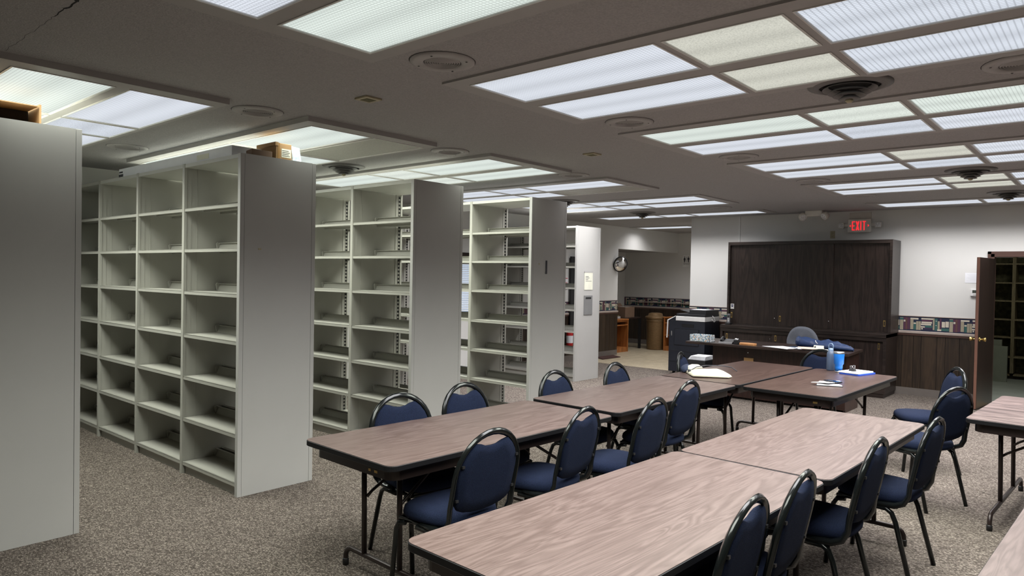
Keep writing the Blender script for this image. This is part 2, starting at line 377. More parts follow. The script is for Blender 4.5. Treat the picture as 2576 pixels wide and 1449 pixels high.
# wall with the mirror, window hole x 7.75..8.64 z 0.95..2.0
MW = MB(); MW.box(7.32, 8.1, 0, 7.75, 8.22, ZC); MW.box(7.75, 8.1, 0, 8.64, 8.22, 0.95); MW.box(7.75, 8.1, 2.0, 8.64, 8.22, ZC)
MW.box(8.64, 8.1, 0, 12.75, 8.22, ZC); MW.box(12.63, 8.22, 0, 12.75, 9.69, ZC); MW.box(12.75, 8.1, 2.25, 15.4, 8.22, ZC)
wall_m = MW.build('wall_mirror_side', M_['wall'], kind='structure')
box('wall_right', (-3, -6.12, 0), (11.72, -6, ZC), M_['wall'], kind='structure')
box('wall_behind', (-3.12, -6.12, 0), (-3, 8.57, ZC), M_['wall'], kind='structure')
CW = MB(); CW.box(15.4, -2.12, 0, 15.52, 3.2, ZC); CW.box(11.72, 3.2, 0, 15.52, 3.32, ZC); CW.box(11.72, -2.12, 0, 15.4, -2.0, ZC)
CW.build('wall_closet', M_['wall'], kind='structure')

# thin pale cover strip on the back wall above the cabinet
box('trim_2', (11.585, 4.945, 2.25), (11.6, 4.965, ZC), M_['white'], wall_b)

# bookshelf-print wallpaper border : flat print in layers
BC = {'n': (0.012, 0.017, 0.045), 't': (0.33, 0.29, 0.21), 'm': (0.085, 0.03, 0.06), 'g': (0.035, 0.11, 0.10), 'c': (0.55, 0.50, 0.41), 'p': (0.04, 0.025, 0.06), 'r': (0.11, 0.05, 0.045)}
BK = list(BC); BM = [mat('border_print_'+k, BC[k], 0.8, var=0.05, scale=60) for k in BK]
# (x0,x1,z0,z1,colour) in pattern units, x 0..785, z up from the base line 0..235
PAT = [(0,55,0,230,'t'),(0,55,185,222,'g'),(60,92,5,235,'m'),(93,123,5,235,'r'),(125,162,10,235,'m'),(62,90,150,185,'c'),(95,121,140,178,'c'),(128,158,150,185,'c'),
 (170,220,15,195,'t'),(170,300,198,228,'c'),(225,262,8,150,'g'),(225,262,115,140,'c'),(265,300,8,168,'t'),(303,340,8,168,'t'),
 (345,440,205,232,'c'),(436,530,205,232,'c'),(350,520,170,200,'m'),(350,515,135,166,'c'),(342,505,100,130,'c'),(410,520,60,96,'g'),(390,520,28,56,'p'),(340,405,55,80,'c'),(350,372,20,48,'c'),
 (530,555,20,235,'t'),(560,600,10,230,'g'),(605,635,15,185,'t'),(637,660,10,235,'m'),(660,780,10,60,'g'),(600,662,8,38,'c'),(668,718,75,178,'c'),(724,775,80,185,'c'),(572,590,180,190,'c'),(572,590,100,110,'c')]
def border(parent, axis, a0, a1, fixed, sgn, z0=0.945, z1=1.15, start=0.0, scale=0.80):
    mb = MB(); period = 0.628; H = z1 - z0
    def q(s0, s1, za, zb, k, lay):
        s0 = max(s0, 0); s1 = min(s1, abs(a1-a0))
        if s1 <= s0: return
        off = fixed - sgn*0.0 + sgn*(0.0025 + 0.0004*lay)
        d = 1 if a1 > a0 else -1
        P0, P1 = a0 + d*s0, a0 + d*s1
        if axis == 'y': pts = [(off, P0, za), (off, P1, za), (off, P1, zb), (off, P0, zb)]
        else: pts = [(P0, off, za), (P1, off, za), (P1, off, zb), (P0, off, zb)]
        mb.quad(pts, BK.index(k))
    q(0, abs(a1-a0), z0, z1, 'n', 0)
    s = -start
    while s < abs(a1-a0):
        for i, (xa, xb, za, zb, k) in enumerate(PAT):
            q(s + xa/785*period, s + xb/785*period, z0 + H*(0.04+0.9*za/235), z0 + H*(0.04+0.9*zb/235), k, 1 + i % 6 + (2 if i in (1,5,6,7,11) else 0))
        s += period
    return mb.build('wallpaper_border', BM, parent, label='border printed with rows of books')
def wainscot(parent, axis, joints, fixed, sgn, start=0.0, bord=True):
    a0, a1 = joints[0], joints[-1]
    def bx(name, s0, s1, z0, z1, d0, d1, m, bev=0):
        A, B_ = sorted((fixed + sgn*d0, fixed + sgn*d1)); s0, s1 = sorted((s0, s1))
        if axis == 'y': return box(name, (A, s0, z0), (B_, s1, z1), m, parent, bev)
        return box(name, (s0, A, z0), (s1, B_, z1), m, parent, bev)
    for ja, jb in zip(joints[:-1], joints[1:]):
        d = 0.004 if jb > ja else -0.004
        bx('plank', ja + d, jb - d, 0.10, 0.875, 0.0, 0.012 + random.uniform(0, 0.0015), M_[random.choice(['plank', 'plank2', 'plank'])])
    bx('panel_backing', a0, a1, 0.10, 0.875, 0.0, 0.005, M_['backing'])
    bx('baseboard', a0, a1, 0.0, 0.11, 0.0, 0.016, M_['baseboard'])
    bx('chair_rail', a0, a1, 0.875, 0.905, 0.0, 0.022, M_['trimwood'], 0.004)
    bx('chair_rail', a0, a1, 0.905, 0.94, 0.0, 0.03, M_['railtop'], 0.006)
    bx('border_cap', a0, a1, 1.152, 1.162, 0.0, 0.008, M_['railtop'])
    if bord: border(parent, axis, a0, a1, fixed, sgn, start=start)
def even(a0, a1, rnd=True):
    L_ = [a0]; d = 1 if a1 > a0 else -1; W_ = [0.1, 0.2, 0.15, 0.3, 0.12, 0.22]
    i = 0
    while abs(a1 - L_[-1]) > 0.36: L_.append(L_[-1] + d*W_[i % 6]); i += 1
    L_.append(a1); return L_
wainscot(wall_b, 'y', [2.545, 2.439, 2.29, 2.189, 1.991, 1.889, 1.714, 1.42], 11.6, -1, start=-0.071+0.628)
wainscot(wall_b, 'y', even(5.85, 4.95), 11.6, -1, start=0.3)
wainscot(wall_m, 'x', even(12.75, 8.7), 8.1, -1, start=0.2)
wainscot(wall_far, 'y', even(9.57, 5.9), 15.4, -1, start=0.1)
box('handrail', (15.33, 5.9, 1.035), (15.38, 9.3, 1.055), M_['railtop'], wall_far)

# window with blinds
wn = MB(); wn.box(7.75, 8.08, 0.95, 7.80, 8.22, 2.0); wn.box(8.59, 8.08, 0.95, 8.64, 8.22, 2.0); wn.box(7.8, 8.08, 0.95, 8.59, 8.22, 1.0); wn.box(7.8, 8.08, 1.94, 8.59, 8.22, 2.0)
win = wn.build('window_1', M_['door'], kind='structure')
box('pane', (7.8, 8.17, 1.0), (8.59, 8.176, 1.94), M_['glass'], win)
sl = MB(); sl.box(-0.375, -0.016, 0, 0.375, 0.016, 0.0015)
for i in range(30):
    z = 1.03 + i*0.03
    o = (sl.build('slat', M_['blind'], win) if i == 0 else inst(sl0, win)); sl0 = o if i == 0 else sl0
    o.location = (8.195, 8.115, z); o.rotation_euler = (0.75, 0, 0)
box('headrail', (7.81, 8.085, 1.935), (8.58, 8.135, 1.965), M_['trimwood'], win)

# tall black panel, fire sign and extinguisher on the mirror-side wall
box('tall_black_panel', (10.99, 8.035, 0.45), (11.28, 8.066, 2.03), M_['dark_panel'], label='tall black panel on the wall seen past the farthest shelving', cat='wall panel')  # plain black slab standing in for an unidentified tall dark shape
fs = box('fire_sign', (10.80, 8.085, 1.40), (10.96, 8.095, 1.63), M_['paper'], label='small white sign with a red striped border and the word FIRE', cat='sign')
fb = MB()
for zz in (1.595, 1.44):
    for k in range(6): fb.box(10.81+k*0.024, 8.082, zz, 10.823+k*0.024, 8.0852, zz+0.022)
fb.build('red_stripe', M_['red'], fs)
def text(name, body, size, mat_, parent, Mx, depth=0.001, sx=1.0):
    c = bpy.data.curves.new(name, 'FONT'); c.body = body; c.size = size; c.extrude = depth; c.align_x = 'CENTER'; c.align_y = 'CENTER'; c.resolution_u = 3
    t = bpy.data.objects.new(name+'_src', c); COL.objects.link(t)
    bpy.context.view_layer.update()
    me = bpy.data.meshes.new_from_object(t); bpy.data.objects.remove(t)
    me.name = name
    me.materials.clear(); me.materials.append(mat_)
    for v in me.vertices:
        v.co = Mx @ Vector((v.co.x*sx, v.co.y, v.co.z))
    o = bpy.data.objects.new(name, me); COL.objects.link(o); o.parent = parent
    return o
def facing_mx(c):   # text read by someone looking along +X : right is -Y
    return Matrix(((0, 0, -1, c[0]), (-1, 0, 0, c[1]), (0, 1, 0, c[2]), (0, 0, 0, 1)))
def facing_my(c):   # text on a face looking to -Y : right is +X
    return Matrix(((1, 0, 0, c[0]), (0, 0, -1, c[1]), (0, 1, 0, c[2]), (0, 0, 0, 1)))
text('sign_word', 'FIRE', 0.065, M_['red'], fs, facing_my((10.88, 8.083, 1.51)))
fe = thing('fire_extinguisher', 'red fire extinguisher hung on the panelled wall beyond the shelving', 'fire extinguisher', (10.93, 8.0, 0.30))
MB().lathe([(0.0, 0), (0.062, 0.005), (0.065, 0.02), (0.065, 0.30), (0.05, 0.345), (0.02, 0.36)], seg=20).build('cylinder', M_['red'], fe)
MB().lathe([(0.066, 0.07), (0.066, 0.21)], seg=20, caps=False).build('label', M_['paper'], fe)
m = MB(); m.lathe([(0.018, 0.355), (0.018, 0.40)], seg=12); m.box(-0.02, -0.07, 0.39, 0.02, 0.04, 0.41); m.tube([(0.03, -0.03, 0.38), (0.075, -0.04, 0.3), (0.07, -0.05, 0.1)], 0.01)
m.build('valve', M_['blackplastic'], fe)
box('bracket', (-0.02, 0.05, 0.15), (0.02, 0.09, 0.30), M_['steel'], fe)

# convex mirror
mi = thing('convex_mirror', 'round convex security mirror in a black rim on the pale wall', 'mirror', (12.70, 8.01, 1.92))
tilt = Matrix.Rotation(-0.45, 4, 'Z') @ Matrix.Rotation(0.22, 4, 'X')
def xf(mb, T): mb.v = [tuple(T @ Vector(p)) for p in mb.v]; return mb
m = MB().lathe([(0.155, 0.0), (0.15, -0.012), (0.12, -0.035), (0.08, -0.05), (0.04, -0.058), (0.001, -0.06)], seg=36, axis='y', caps=False)
xf(m, tilt).build('glass', M_['mirror'], mi)
m = MB().lathe([(0.155, 0.02), (0.168, 0.012), (0.170, 0.0), (0.165, -0.012), (0.152, -0.013)], seg=36, axis='y', caps=False)
xf(m, tilt).build('rim', M_['blackplastic'], mi)
xf(MB().lathe([(0.15, 0.02), (0.10, 0.035), (0.001, 0.04)], seg=24, axis='y', caps=False), tilt).build('backing', M_['blackplastic'], mi)
MB().tube([(0, 0.03, 0), (0, 0.09, 0)], 0.02).build('bracket', M_['blackplastic'], mi)

# restroom sign
rs = thing('restroom_sign', 'white restroom sign with two black figures at the corner of the hallway', 'sign', (15.395, 7.87, 2.06))
m = MB(); 
def rrect(w_, h_, r_, n=5, cx=0, cy=0):
    P_ = []
    for qx, qy, a0 in ((1, 1, 0), (-1, 1, PI/2), (-1, -1, PI), (1, -1, 1.5*PI)):
        for k in range(n+1):
            a = a0 + PI/2*k/n
            P_.append((cx + qx*(w_/2-r_) + r_*math.cos(a), cy + qy*(h_/2-r_) + r_*math.sin(a)))
    return P_
def TX(d=0.0): return lambda p: Vector((-p.z + d, -p.x, p.y))     # polygon (right, up) on a wall facing -X
m.prism(rrect(0.21, 0.28, 0.02), 0, 0.006, T=TX()); m.build('plate', M_['white'], rs)
def figure(cx, skirt):
    m = MB()
    m.prism([(cx+0.011*math.cos(t*PI/6), 0.098+0.011*math.sin(t*PI/6)) for t in range(12)], 0.006, 0.0075, T=TX())
    if skirt: m.prism([(cx-0.012, 0.082), (cx+0.012, 0.082), (cx+0.030, 0.035), (cx+0.020, 0.033), (cx+0.022, 0.012), (cx-0.022, 0.012), (cx-0.020, 0.033), (cx-0.030, 0.035)], 0.006, 0.0075, T=TX())
    else: m.prism([(cx-0.022, 0.082), (cx+0.022, 0.082), (cx+0.027, 0.032), (cx+0.016, 0.030), (cx+0.015, 0.012), (cx-0.015, 0.012), (cx-0.016, 0.030), (cx-0.027, 0.032)], 0.006, 0.0075, T=TX())
    for s in (-1, 1): m.prism([(cx+s*0.007-0.006, 0.014), (cx+s*0.007+0.006, 0.014), (cx+s*0.007+0.006, -0.03), (cx+s*0.007-0.006, -0.03)], 0.006, 0.0075, T=TX())
    m.build('figure', M_['rule'], rs)
figure(-0.05, True); figure(0.05, False)
m = MB(); m.prism([(-0.003, 0.10), (0.003, 0.10), (0.003, -0.03), (-0.003, -0.03)], 0.006, 0.0075, T=TX()); m.prism([(-0.085, -0.05), (0.085, -0.05), (0.085, -0.053), (-0.085, -0.053)], 0.006, 0.0075, T=TX()); m.build('divider', M_['rule'], rs)
text('lettering', 'RESTROOM', 0.028, M_['rule'], rs, facing_mx((-0.0065, 0, -0.072)))

# ------------------------------------------------------------------ ceiling lights
LP = (0.02, 1.19), (1.225, 1.775), (1.81, 2.98)     # panel spans measured along Y from the inner end
def ceiling_light(label, cols, y_in, dirn, kinds, drop, group, frame_x):
    """cols: list of (x0,x1) lens columns; y_in: Y of the end of the lenses; dirn +1 or -1 along Y; kinds per column, 3 letters"""
    xa, xb = frame_x; ya, yb = sorted((y_in - dirn*0.10, y_in + dirn*3.09))
    t = thing('ceiling_light', label, 'ceiling light', ((xa+xb)/2, (ya+yb)/2, ZC), 0, group)
    ox, oy = t.location.x, t.location.y
    f = MB(); z0 = -drop; xs = [xa] + [v for c in cols for v in c] + [xb]
    # frame strips
    def fb_(x0, y0, x1, y1, z0=z0): f.box(x0-ox, y0-oy, z0, x1-ox, y1-oy, 0.0)
    sp = sorted(sorted((y_in + dirn*a, y_in + dirn*c)) for a, c in LP)
    ys = [ya] + [v for s_ in sp for v in s_] + [yb]
    for i in range(0, len(xs), 2): fb_(xs[i], ya, xs[i+1], yb)
    for c in cols:
        for i in range(0, len(ys), 2): fb_(c[0], ys[i], c[1], ys[i+1])
    f.build('frame', M_['dropframe'], t)
    lit = 0
    for c, ks in zip(cols, kinds):
        for (a, e), k in zip(LP, ks):
            s0, s1 = sorted((y_in + dirn*a, y_in + dirn*e)); w2, l2 = (c[1]-c[0])/2, (s1-s0)/2
            lm = MB(); lm.box(-w2+0.006, -l2+0.006, -0.004, w2-0.006, l2-0.006, 0.0)
            lo = lm.build('lens', LM[k], t); lo.location = ((c[0]+c[1])/2-ox, (s0+s1)/2-oy, -drop+0.006)
            if k == 'o': lo['label'] = 'unlit grey lens'
            rm = MB()      # thin lens rim, stepped
            for q0, q1, zz in ((0.0, 0.007, 0.004), (0.010, 0.013, 0.002)):
                rm.box(-w2+q0, -l2+q0, -zz, w2-q0, -l2+q1, 0.002); rm.box(-w2+q0, l2-q1, -zz, w2-q0, l2-q0, 0.002)
                rm.box(-w2+q0, -l2+q1, -zz, -w2+q1, l2-q1, 0.002); rm.box(w2-q1, -l2+q1, -zz, w2-q0, l2-q1, 0.002)
            ro = rm.build('rim', M_['white'], lo); ro.location = (0, 0, -0.006)
            if k != 'o': lit += (c[1]-c[0])*(s1-s0)
    ld = bpy.data.lights.new('tube_bank', 'AREA'); ld.shape = 'RECTANGLE'
    ld.size = cols[-1][1]-cols[0][0]; ld.size_y = 2.95 if dirn < 0 else 2.72
    ld.energy = LAMP_W*lit/2.9*(1.0 if dirn < 0 else 0.85)*(0.8 if xa > 12 else 1.0); ld.spread = math.radians(142 if dirn < 0 else 130)
    kk = ''.join(kinds); green = kk.count('g') + kk.count('q'); ld.color = (0.97, 1.0, 0.90) if green >= 2 else (1.0, 0.98, 0.99)
    lo = bpy.data.objects.new('tube_bank', ld); COL.objects.link(lo); lo.parent = t
    lo.location = ((cols[0][0]+cols[-1][1])/2-ox, y_in + dirn*(1.5 if dirn < 0 else 1.70) - oy, -drop-0.012)
    return t
GR = 'recessed light banks over the tables'; GL = 'light banks over the shelving'
ceiling_light('large ceiling light bank nearest the camera, cut off by the top edge of the picture', [(1.04, 1.55), (1.64, 2.14)], 2.82, -1, ('www', 'gqg'), 0.012, GR, (0.95, 2.24))
ceiling_light('ceiling light bank with two yellowish middle panels right above the nearest round air vent', [(2.84, 3.33), (3.45, 3.93)], 2.83, -1, ('wyW', 'wyW'), 0.012, GR, (2.74, 4.02))
ceiling_light('ceiling light bank between the nearest and second air vents, with greenish first row', [(4.61, 5.09), (5.20, 5.67)], 2.79, -1, ('gqg', 'wpw'), 0.012, GR, (4.51, 5.76))
ceiling_light('third ceiling light bank from the right wall corner, one yellowish and one white middle panel', [(6.36, 6.88), (7.0, 7.46)], 2.72, -1, ('wyw', 'wpw'), 0.012, GR, (6.27, 7.55))
ceiling_light('narrow-looking ceiling light bank with two yellowish middle panels just beyond the second air vent', [(8.17, 8.66), (8.78, 9.25)], 2.66, -1, ('wyw', 'wyw'), 0.012, GR, (8.08, 9.34))
ceiling_light('single-row ceiling light strip closest to the dark cabinet wall', [(10.56, 11.06)], 2.60, -1, ('www',), 0.012, GR, (10.47, 11.15))
ceiling_light('ceiling light bank over the cut-off shelving at the left edge', [(1.06, 1.57), (1.64, 2.15)], 4.39, 1, ('gqg', 'wpw'), 0.035, GL, (0.98, 2.19))
ceiling_light('ceiling light bank with one unlit grey panel above the second shelving range', [(2.86, 3.39), (3.43, 3.93)], 4.39, 1, ('gqg', 'ogg'), 0.035, GL, (2.76, 3.97))
ceiling_light('greenish ceiling light bank above the third shelving range', [(4.69, 5.19), (5.31, 5.75)], 4.36, 1, ('gqg', 'gqg'), 0.025, GL, (4.59, 5.80))
ceiling_light('ceiling light bank with an unlit panel above the fourth shelving range', [(6.48, 6.96), (7.06, 7.46)], 4.31, 1, ('wpw', 'oww'), 0.02, GL, (6.38, 7.50))
ceiling_light('ceiling light bank before the small dark vent, near the farthest shelving range', [(8.42, 8.90), (9.03, 9.51)], 4.20, 1, ('wpw', 'wpw'), 0.012, GL, (8.33, 9.56))
ceiling_light('single-row ceiling light strip beyond the small dark vent, near the hallway corner', [(10.68, 11.09)], 4.27, 1, ('www',), 0.012, GL, (10.60, 11.16))
ceiling_light('short bright ceiling light strip deep in the hallway by the restroom sign', [(13.15, 13.6)], 7.92, -1, ('wpw',), 0.012, GL, (13.05, 13.7))
# round ceiling speakers
def speaker(x, y, R_, label):
    t = thing('ceiling_speaker', label, 'ceiling speaker', (x, y, ZC))
    MB().lathe([(R_, 0.0), (R_, -0.006), (R_-0.02, -0.012), (R_*0.60, -0.012), (R_*0.58, -0.006)], seg=40, caps=False).build('ring', M_['dropframe'], t)
    m = MB(); m.lathe([(R_*0.58, -0.004), (0.001, -0.010)], seg=30, caps=False); m.build('grille', M_['ventpaint'], t)
    m = MB()
    for k in range(7):
        rr = R_*0.55 - k*R_*0.072
        m.lathe([(rr, -0.006), (rr-0.0045, -0.014), (rr-0.006, -0.006)], seg=30, caps=False)
    m.build('louvre_ring', M_['dropframe'], t)
    m = MB()
    for k in range(4):
        a = PI/2*k + 0.4; m.lathe([(0.006, -0.015), (0.001, -0.016)], c=(R_*0.8*math.cos(a), R_*0.8*math.sin(a), 0), seg=8)
    m.build('screw', M_['ventdark'], t)
    # shadow gap ring around the speaker
    MB().lathe([(R_+0.004, -0.001), (R_+0.001, -0.001)], seg=40, caps=False).build('gap', M_['ventdark'], t)
    return t
for x, y, R_, lb in [(2.47, 2.64, 0.165, 'round ceiling speaker between the two nearest light banks, the largest in view'),
    (2.47, 4.45, 0.165, 'round ceiling speaker between the light banks above the first and second shelving'),
    (2.49, 6.72, 0.165, 'round ceiling speaker above the far end of the second shelving range'),
    (4.23, 2.62, 0.165, 'round ceiling speaker at the corner between first and second table light banks'),
    (4.31, 4.49, 0.165, 'round ceiling speaker above the gap of the second and third shelving end panels'),
    (5.98, 2.58, 0.165, 'round ceiling speaker at the left corner of the third table light bank'),
    (6.08, 4.44, 0.165, 'round ceiling speaker beside the unlit panel above the fourth shelving range'),
    (7.85, 2.55, 0.165, 'faint round ceiling speaker at the left corner of the fourth table light bank'),
    (9.53, 2.51, 0.165, 'small distant round ceiling speaker in front of the cabinet wall'),
    (10.05, 4.6, 0.165, 'small distant round ceiling speaker before the light strip near the hallway'),
    (4.22, 0.40, 0.165, 'round ceiling speaker cut by the right edge of the picture')]:
    speaker(x, y, R_, lb)
def vent(x, y, label):
    t = thing('ceiling_vent', label, 'air vent', (x, y, ZC))
    MB().lathe([(0.215, 0.0), (0.215, -0.006), (0.16, -0.022), (0.155, -0.01)], seg=40, caps=False).build('flange', M_['ventpaint'], t)
    MB().lathe([(0.155, -0.002), (0.001, -0.002)], seg=32, caps=False).build('throat', M_['ventdark'], t)
    for k, (ra, rb, za, zb) in enumerate([(0.110, 0.140, -0.006, -0.026), (0.082, 0.112, -0.024, -0.046), (0.055, 0.085, -0.042, -0.064)]):
        MB().lathe([(ra, za), (rb, zb), (rb-0.003, zb-0.001), (ra-0.002, za-0.002)], seg=36, caps=False).build('cone', M_['ventpaint'], t)
    MB().lathe([(0.03, -0.060), (0.056, -0.080), (0.0535, -0.084), (0.001, -0.082)], seg=30, caps=False).build('centre_cone', M_['ventpaint'], t)
    MB().lathe([(0.018, -0.082), (0.022, -0.090), (0.012, -0.100), (0.001, -0.101)], seg=14, caps=False).build('knob', M_['beige'], t)
for x, y, lb in [(4.13, 1.16, 'large round air vent between first and second table light banks'), (4.29, 6.02, 'round air vent above the gap between second and third shelving ranges'),
    (7.89, 1.12, 'round air vent between third and fourth table light banks'), (8.09, 6.06, 'round air vent above the fourth shelving end panel'),
    (10.02, 1.04, 'round air vent farthest right, in front of the single light strip'), (10.2, 6.03, 'small dark round air vent in front of the hallway light strip'),
    (13.0, 6.05, 'round air vent in the hallway half hidden by the wall corner')]:
    vent(x, y, lb)
for x, y, lb in [(2.71, 3.56, 'small square plate on the ceiling between the two nearest speakers'), (5.13, 3.55, 'small square plate on the ceiling near the middle of the room')]:
    t = thing('ceiling_plate', lb, 'ceiling plate', (x, y, ZC))
    box('plate', (-0.06, -0.06, -0.012), (0.06, 0.06, 0), M_['beige'], t, 0.003); box('recess', (-0.035, -0.035, -0.0135), (0.035, 0.035, -0.0119), M_['olive'], t)

# emergency light by the ceiling
el = thing('emergency_light', 'beige twin-head emergency light under the ceiling above the cabinet', 'emergency light', (11.25, 3.62, ZC))
box('housing', (-0.05, -0.13, -0.085), (0.05, 0.13, 0), M_['exitbody'], el, 0.012)
for s in (-1, 1):
    h = Matrix.Translation((-0.03, s*0.165, -0.085)) @ Matrix.Rotation(s*0.5, 4, 'Z') @ Matrix.Rotation(-0.5, 4, 'Y')
    xf(MB().lathe([(0.02, 0.05), (0.05, 0.04), (0.062, 0.0), (0.06, -0.035), (0.05, -0.038)], seg=20, axis='x', caps=False), h).build('lamp_head', M_['exitbody'], el)
    xf(MB().lathe([(0.055, -0.030), (0.03, -0.04), (0.001, -0.042)], seg=20, axis='x', caps=False), h).build('lamp_lens', M_['lampglass'], el)

# exit sign
ex = thing('exit_sign', 'lit red EXIT sign with a square lamp head on each side', 'exit sign', (11.6, 3.055, 2.495))
m = MB(); m.prism(rrect(0.325, 0.20, 0.012), 0.0, 0.05, T=TX(0.0)); m.build('housing', M_['exitbody'], ex, 0.003)
for lt, px in (('E', -0.082), ('X', -0.024), ('I', 0.022), ('T', 0.068)):
    m = MB(); Hh = 0.068; wl = 0.021; q = 0.012
    def st_(poly): m.prism(poly, 0.05, 0.053, T=TX())
    if lt == 'E':
        st_([(px-wl, -Hh), (px-wl+q, -Hh), (px-wl+q, Hh), (px-wl, Hh)])
        for zz, ww in ((-Hh+q/2, wl), (0, wl-0.006), (Hh-q/2, wl)): st_([(px-wl+q, zz-q/2), (px+ww, zz-q/2), (px+ww, zz+q/2), (px-wl+q, zz+q/2)])
    if lt == 'X':
        st_([(px-wl-0.004, -Hh), (px-wl+q, -Hh), (px+wl+0.004, Hh), (px+wl-q, Hh)]); st_([(px+wl-q, -Hh), (px+wl+0.004, -Hh), (px-wl+q, Hh), (px-wl-0.004, Hh)])
    if lt == 'I': st_([(px-q/2, -Hh), (px+q/2, -Hh), (px+q/2, Hh), (px-q/2, Hh)])
    if lt == 'T':
        st_([(px-q/2, -Hh), (px+q/2, -Hh), (px+q/2, Hh-q), (px-q/2, Hh-q)]); st_([(px-wl-0.002, Hh-q), (px+wl+0.002, Hh-q), (px+wl+0.002, Hh), (px-wl-0.002, Hh)])
    m.build('letter', M_['exitred'], ex)
for s in (-1, 1):
    MB().prism([(s*0.138, 0), (s*0.118, 0.017), (s*0.118, 0.008), (s*0.127, 0), (s*0.118, -0.008), (s*0.118, -0.017)], 0.05, 0.053, T=TX()).build('arrow', M_['exitred'], ex)
    a, c = sorted((s*0.160, s*0.225)); box('arm', (-0.035, a, -0.012), (-0.015, c, 0.03), M_['exitbody'], ex)
    m = MB(); m.prism(rrect(0.088, 0.085, 0.015, cx=-s*0.262, cy=0.008), 0.012, 0.055, T=TX()); m.build('lamp_head', M_['exitbody'], ex, 0.003)
    m = MB(); m.prism(rrect(0.074, 0.07, 0.012, cx=-s*0.262, cy=0.008), 0.055, 0.058, T=TX()); m.build('lamp_lens', M_['lampglass'], ex)
box('cover_patch', (11.594, 2.90, 2.60), (11.5995, 3.21, 2.70), mat('patched_paint', (0.56, 0.53, 0.48), 0.8), wall_b)
# outlet, paper, thermostat
op = thing('wall_outlet', 'beige outlet plate on the wall high above the cabinet', 'outlet', (11.6, 3.45, 2.37))
box('plate', (-0.006, -0.035, -0.058), (0, 0.035, 0.058), M_['beige'], op, 0.002)
m = MB()
for z in (-0.025, 0.025):
    for yy in (-0.008, 0.008): m.box(-0.0068, yy-0.0015, z-0.006, -0.0055, yy+0.0015, z+0.006)
m.build('slot', M_['rule'], op)
pp = thing('wall_notice', 'sheet of white paper with faint lines taped above the thermostat', 'paper', (11.598, 1.565, 1.725))
box('sheet', (-0.001, -0.11, -0.07), (0, 0.11, 0.07), M_['paper'], pp)
m = MB()
for k in range(7): m.box(-0.0016, -0.09, 0.045-k*0.015, -0.0009, 0.09-0.02*(k % 3), 0.0465-k*0.015)
m.build('text_line', mat('pale_ink', (0.45, 0.46, 0.5), 0.8), pp)
th = thing('thermostat', 'white thermostat with a grey screen on the wall beside the open door', 'thermostat', (11.6, 1.53, 1.52))
box('body', (-0.03, -0.075, -0.05), (0, 0.075, 0.05), M_['white'], th, 0.008)
box('screen', (-0.031, -0.05, -0.005), (-0.0295, 0.05, 0.035), mat('lcd', (0.06, 0.07, 0.055), 0.3), th)
box('button', (-0.032, -0.04, -0.035), (-0.0295, 0.04, -0.025), M_['dropframe'], th)

# ------------------------------------------------------------------ shelving ranges
LEV = [2.13, 1.805, 1.47, 1.125, 0.785, 0.45, 0.095]
UPT = 0.036
_sh = {}
def shelf_src(Wd, pitch):
    k = (round(Wd, 3), round(pitch, 3))
    if k in _sh: return _sh[k]
    D = Wd/2 - 0.012; Wy = pitch - UPT
    m = MB(); m.box(0, 0, -0.006, D, Wy, 0); m.box(0, 0, -0.026, 0.012, Wy, 0); m.box(D-0.01, 0, -0.022, D, Wy, -0.006); m.box(D*0.5, 0.0, -0.014, D*0.5+0.03, Wy, -0.006)
    s = m.build('shelf', M_['shelf'])
    m = MB(); m.prism([(D-0.034, 0.0), (D-0.030, 0.0), (D-0.008, 0.058), (D-0.030, 0.062), (D-0.030, 0.058), (D-0.013, 0.054)], 0.02, Wy-0.02, T=lambda p: Vector((p.x, p.z, p.y)))
    for yy in (0.004, Wy-0.02): m.prism([(D-0.035, 0.0), (D-0.006, 0.062), (D-0.034, 0.066), (D-0.045, 0.055)], yy, yy+0.016, T=lambda p: Vector((p.x, p.z, p.y)))
    bs = m.build('back_stop', M_['shelf'], s)
    _sh[k] = (s, bs); s['_new'] = 1
    return s, bs
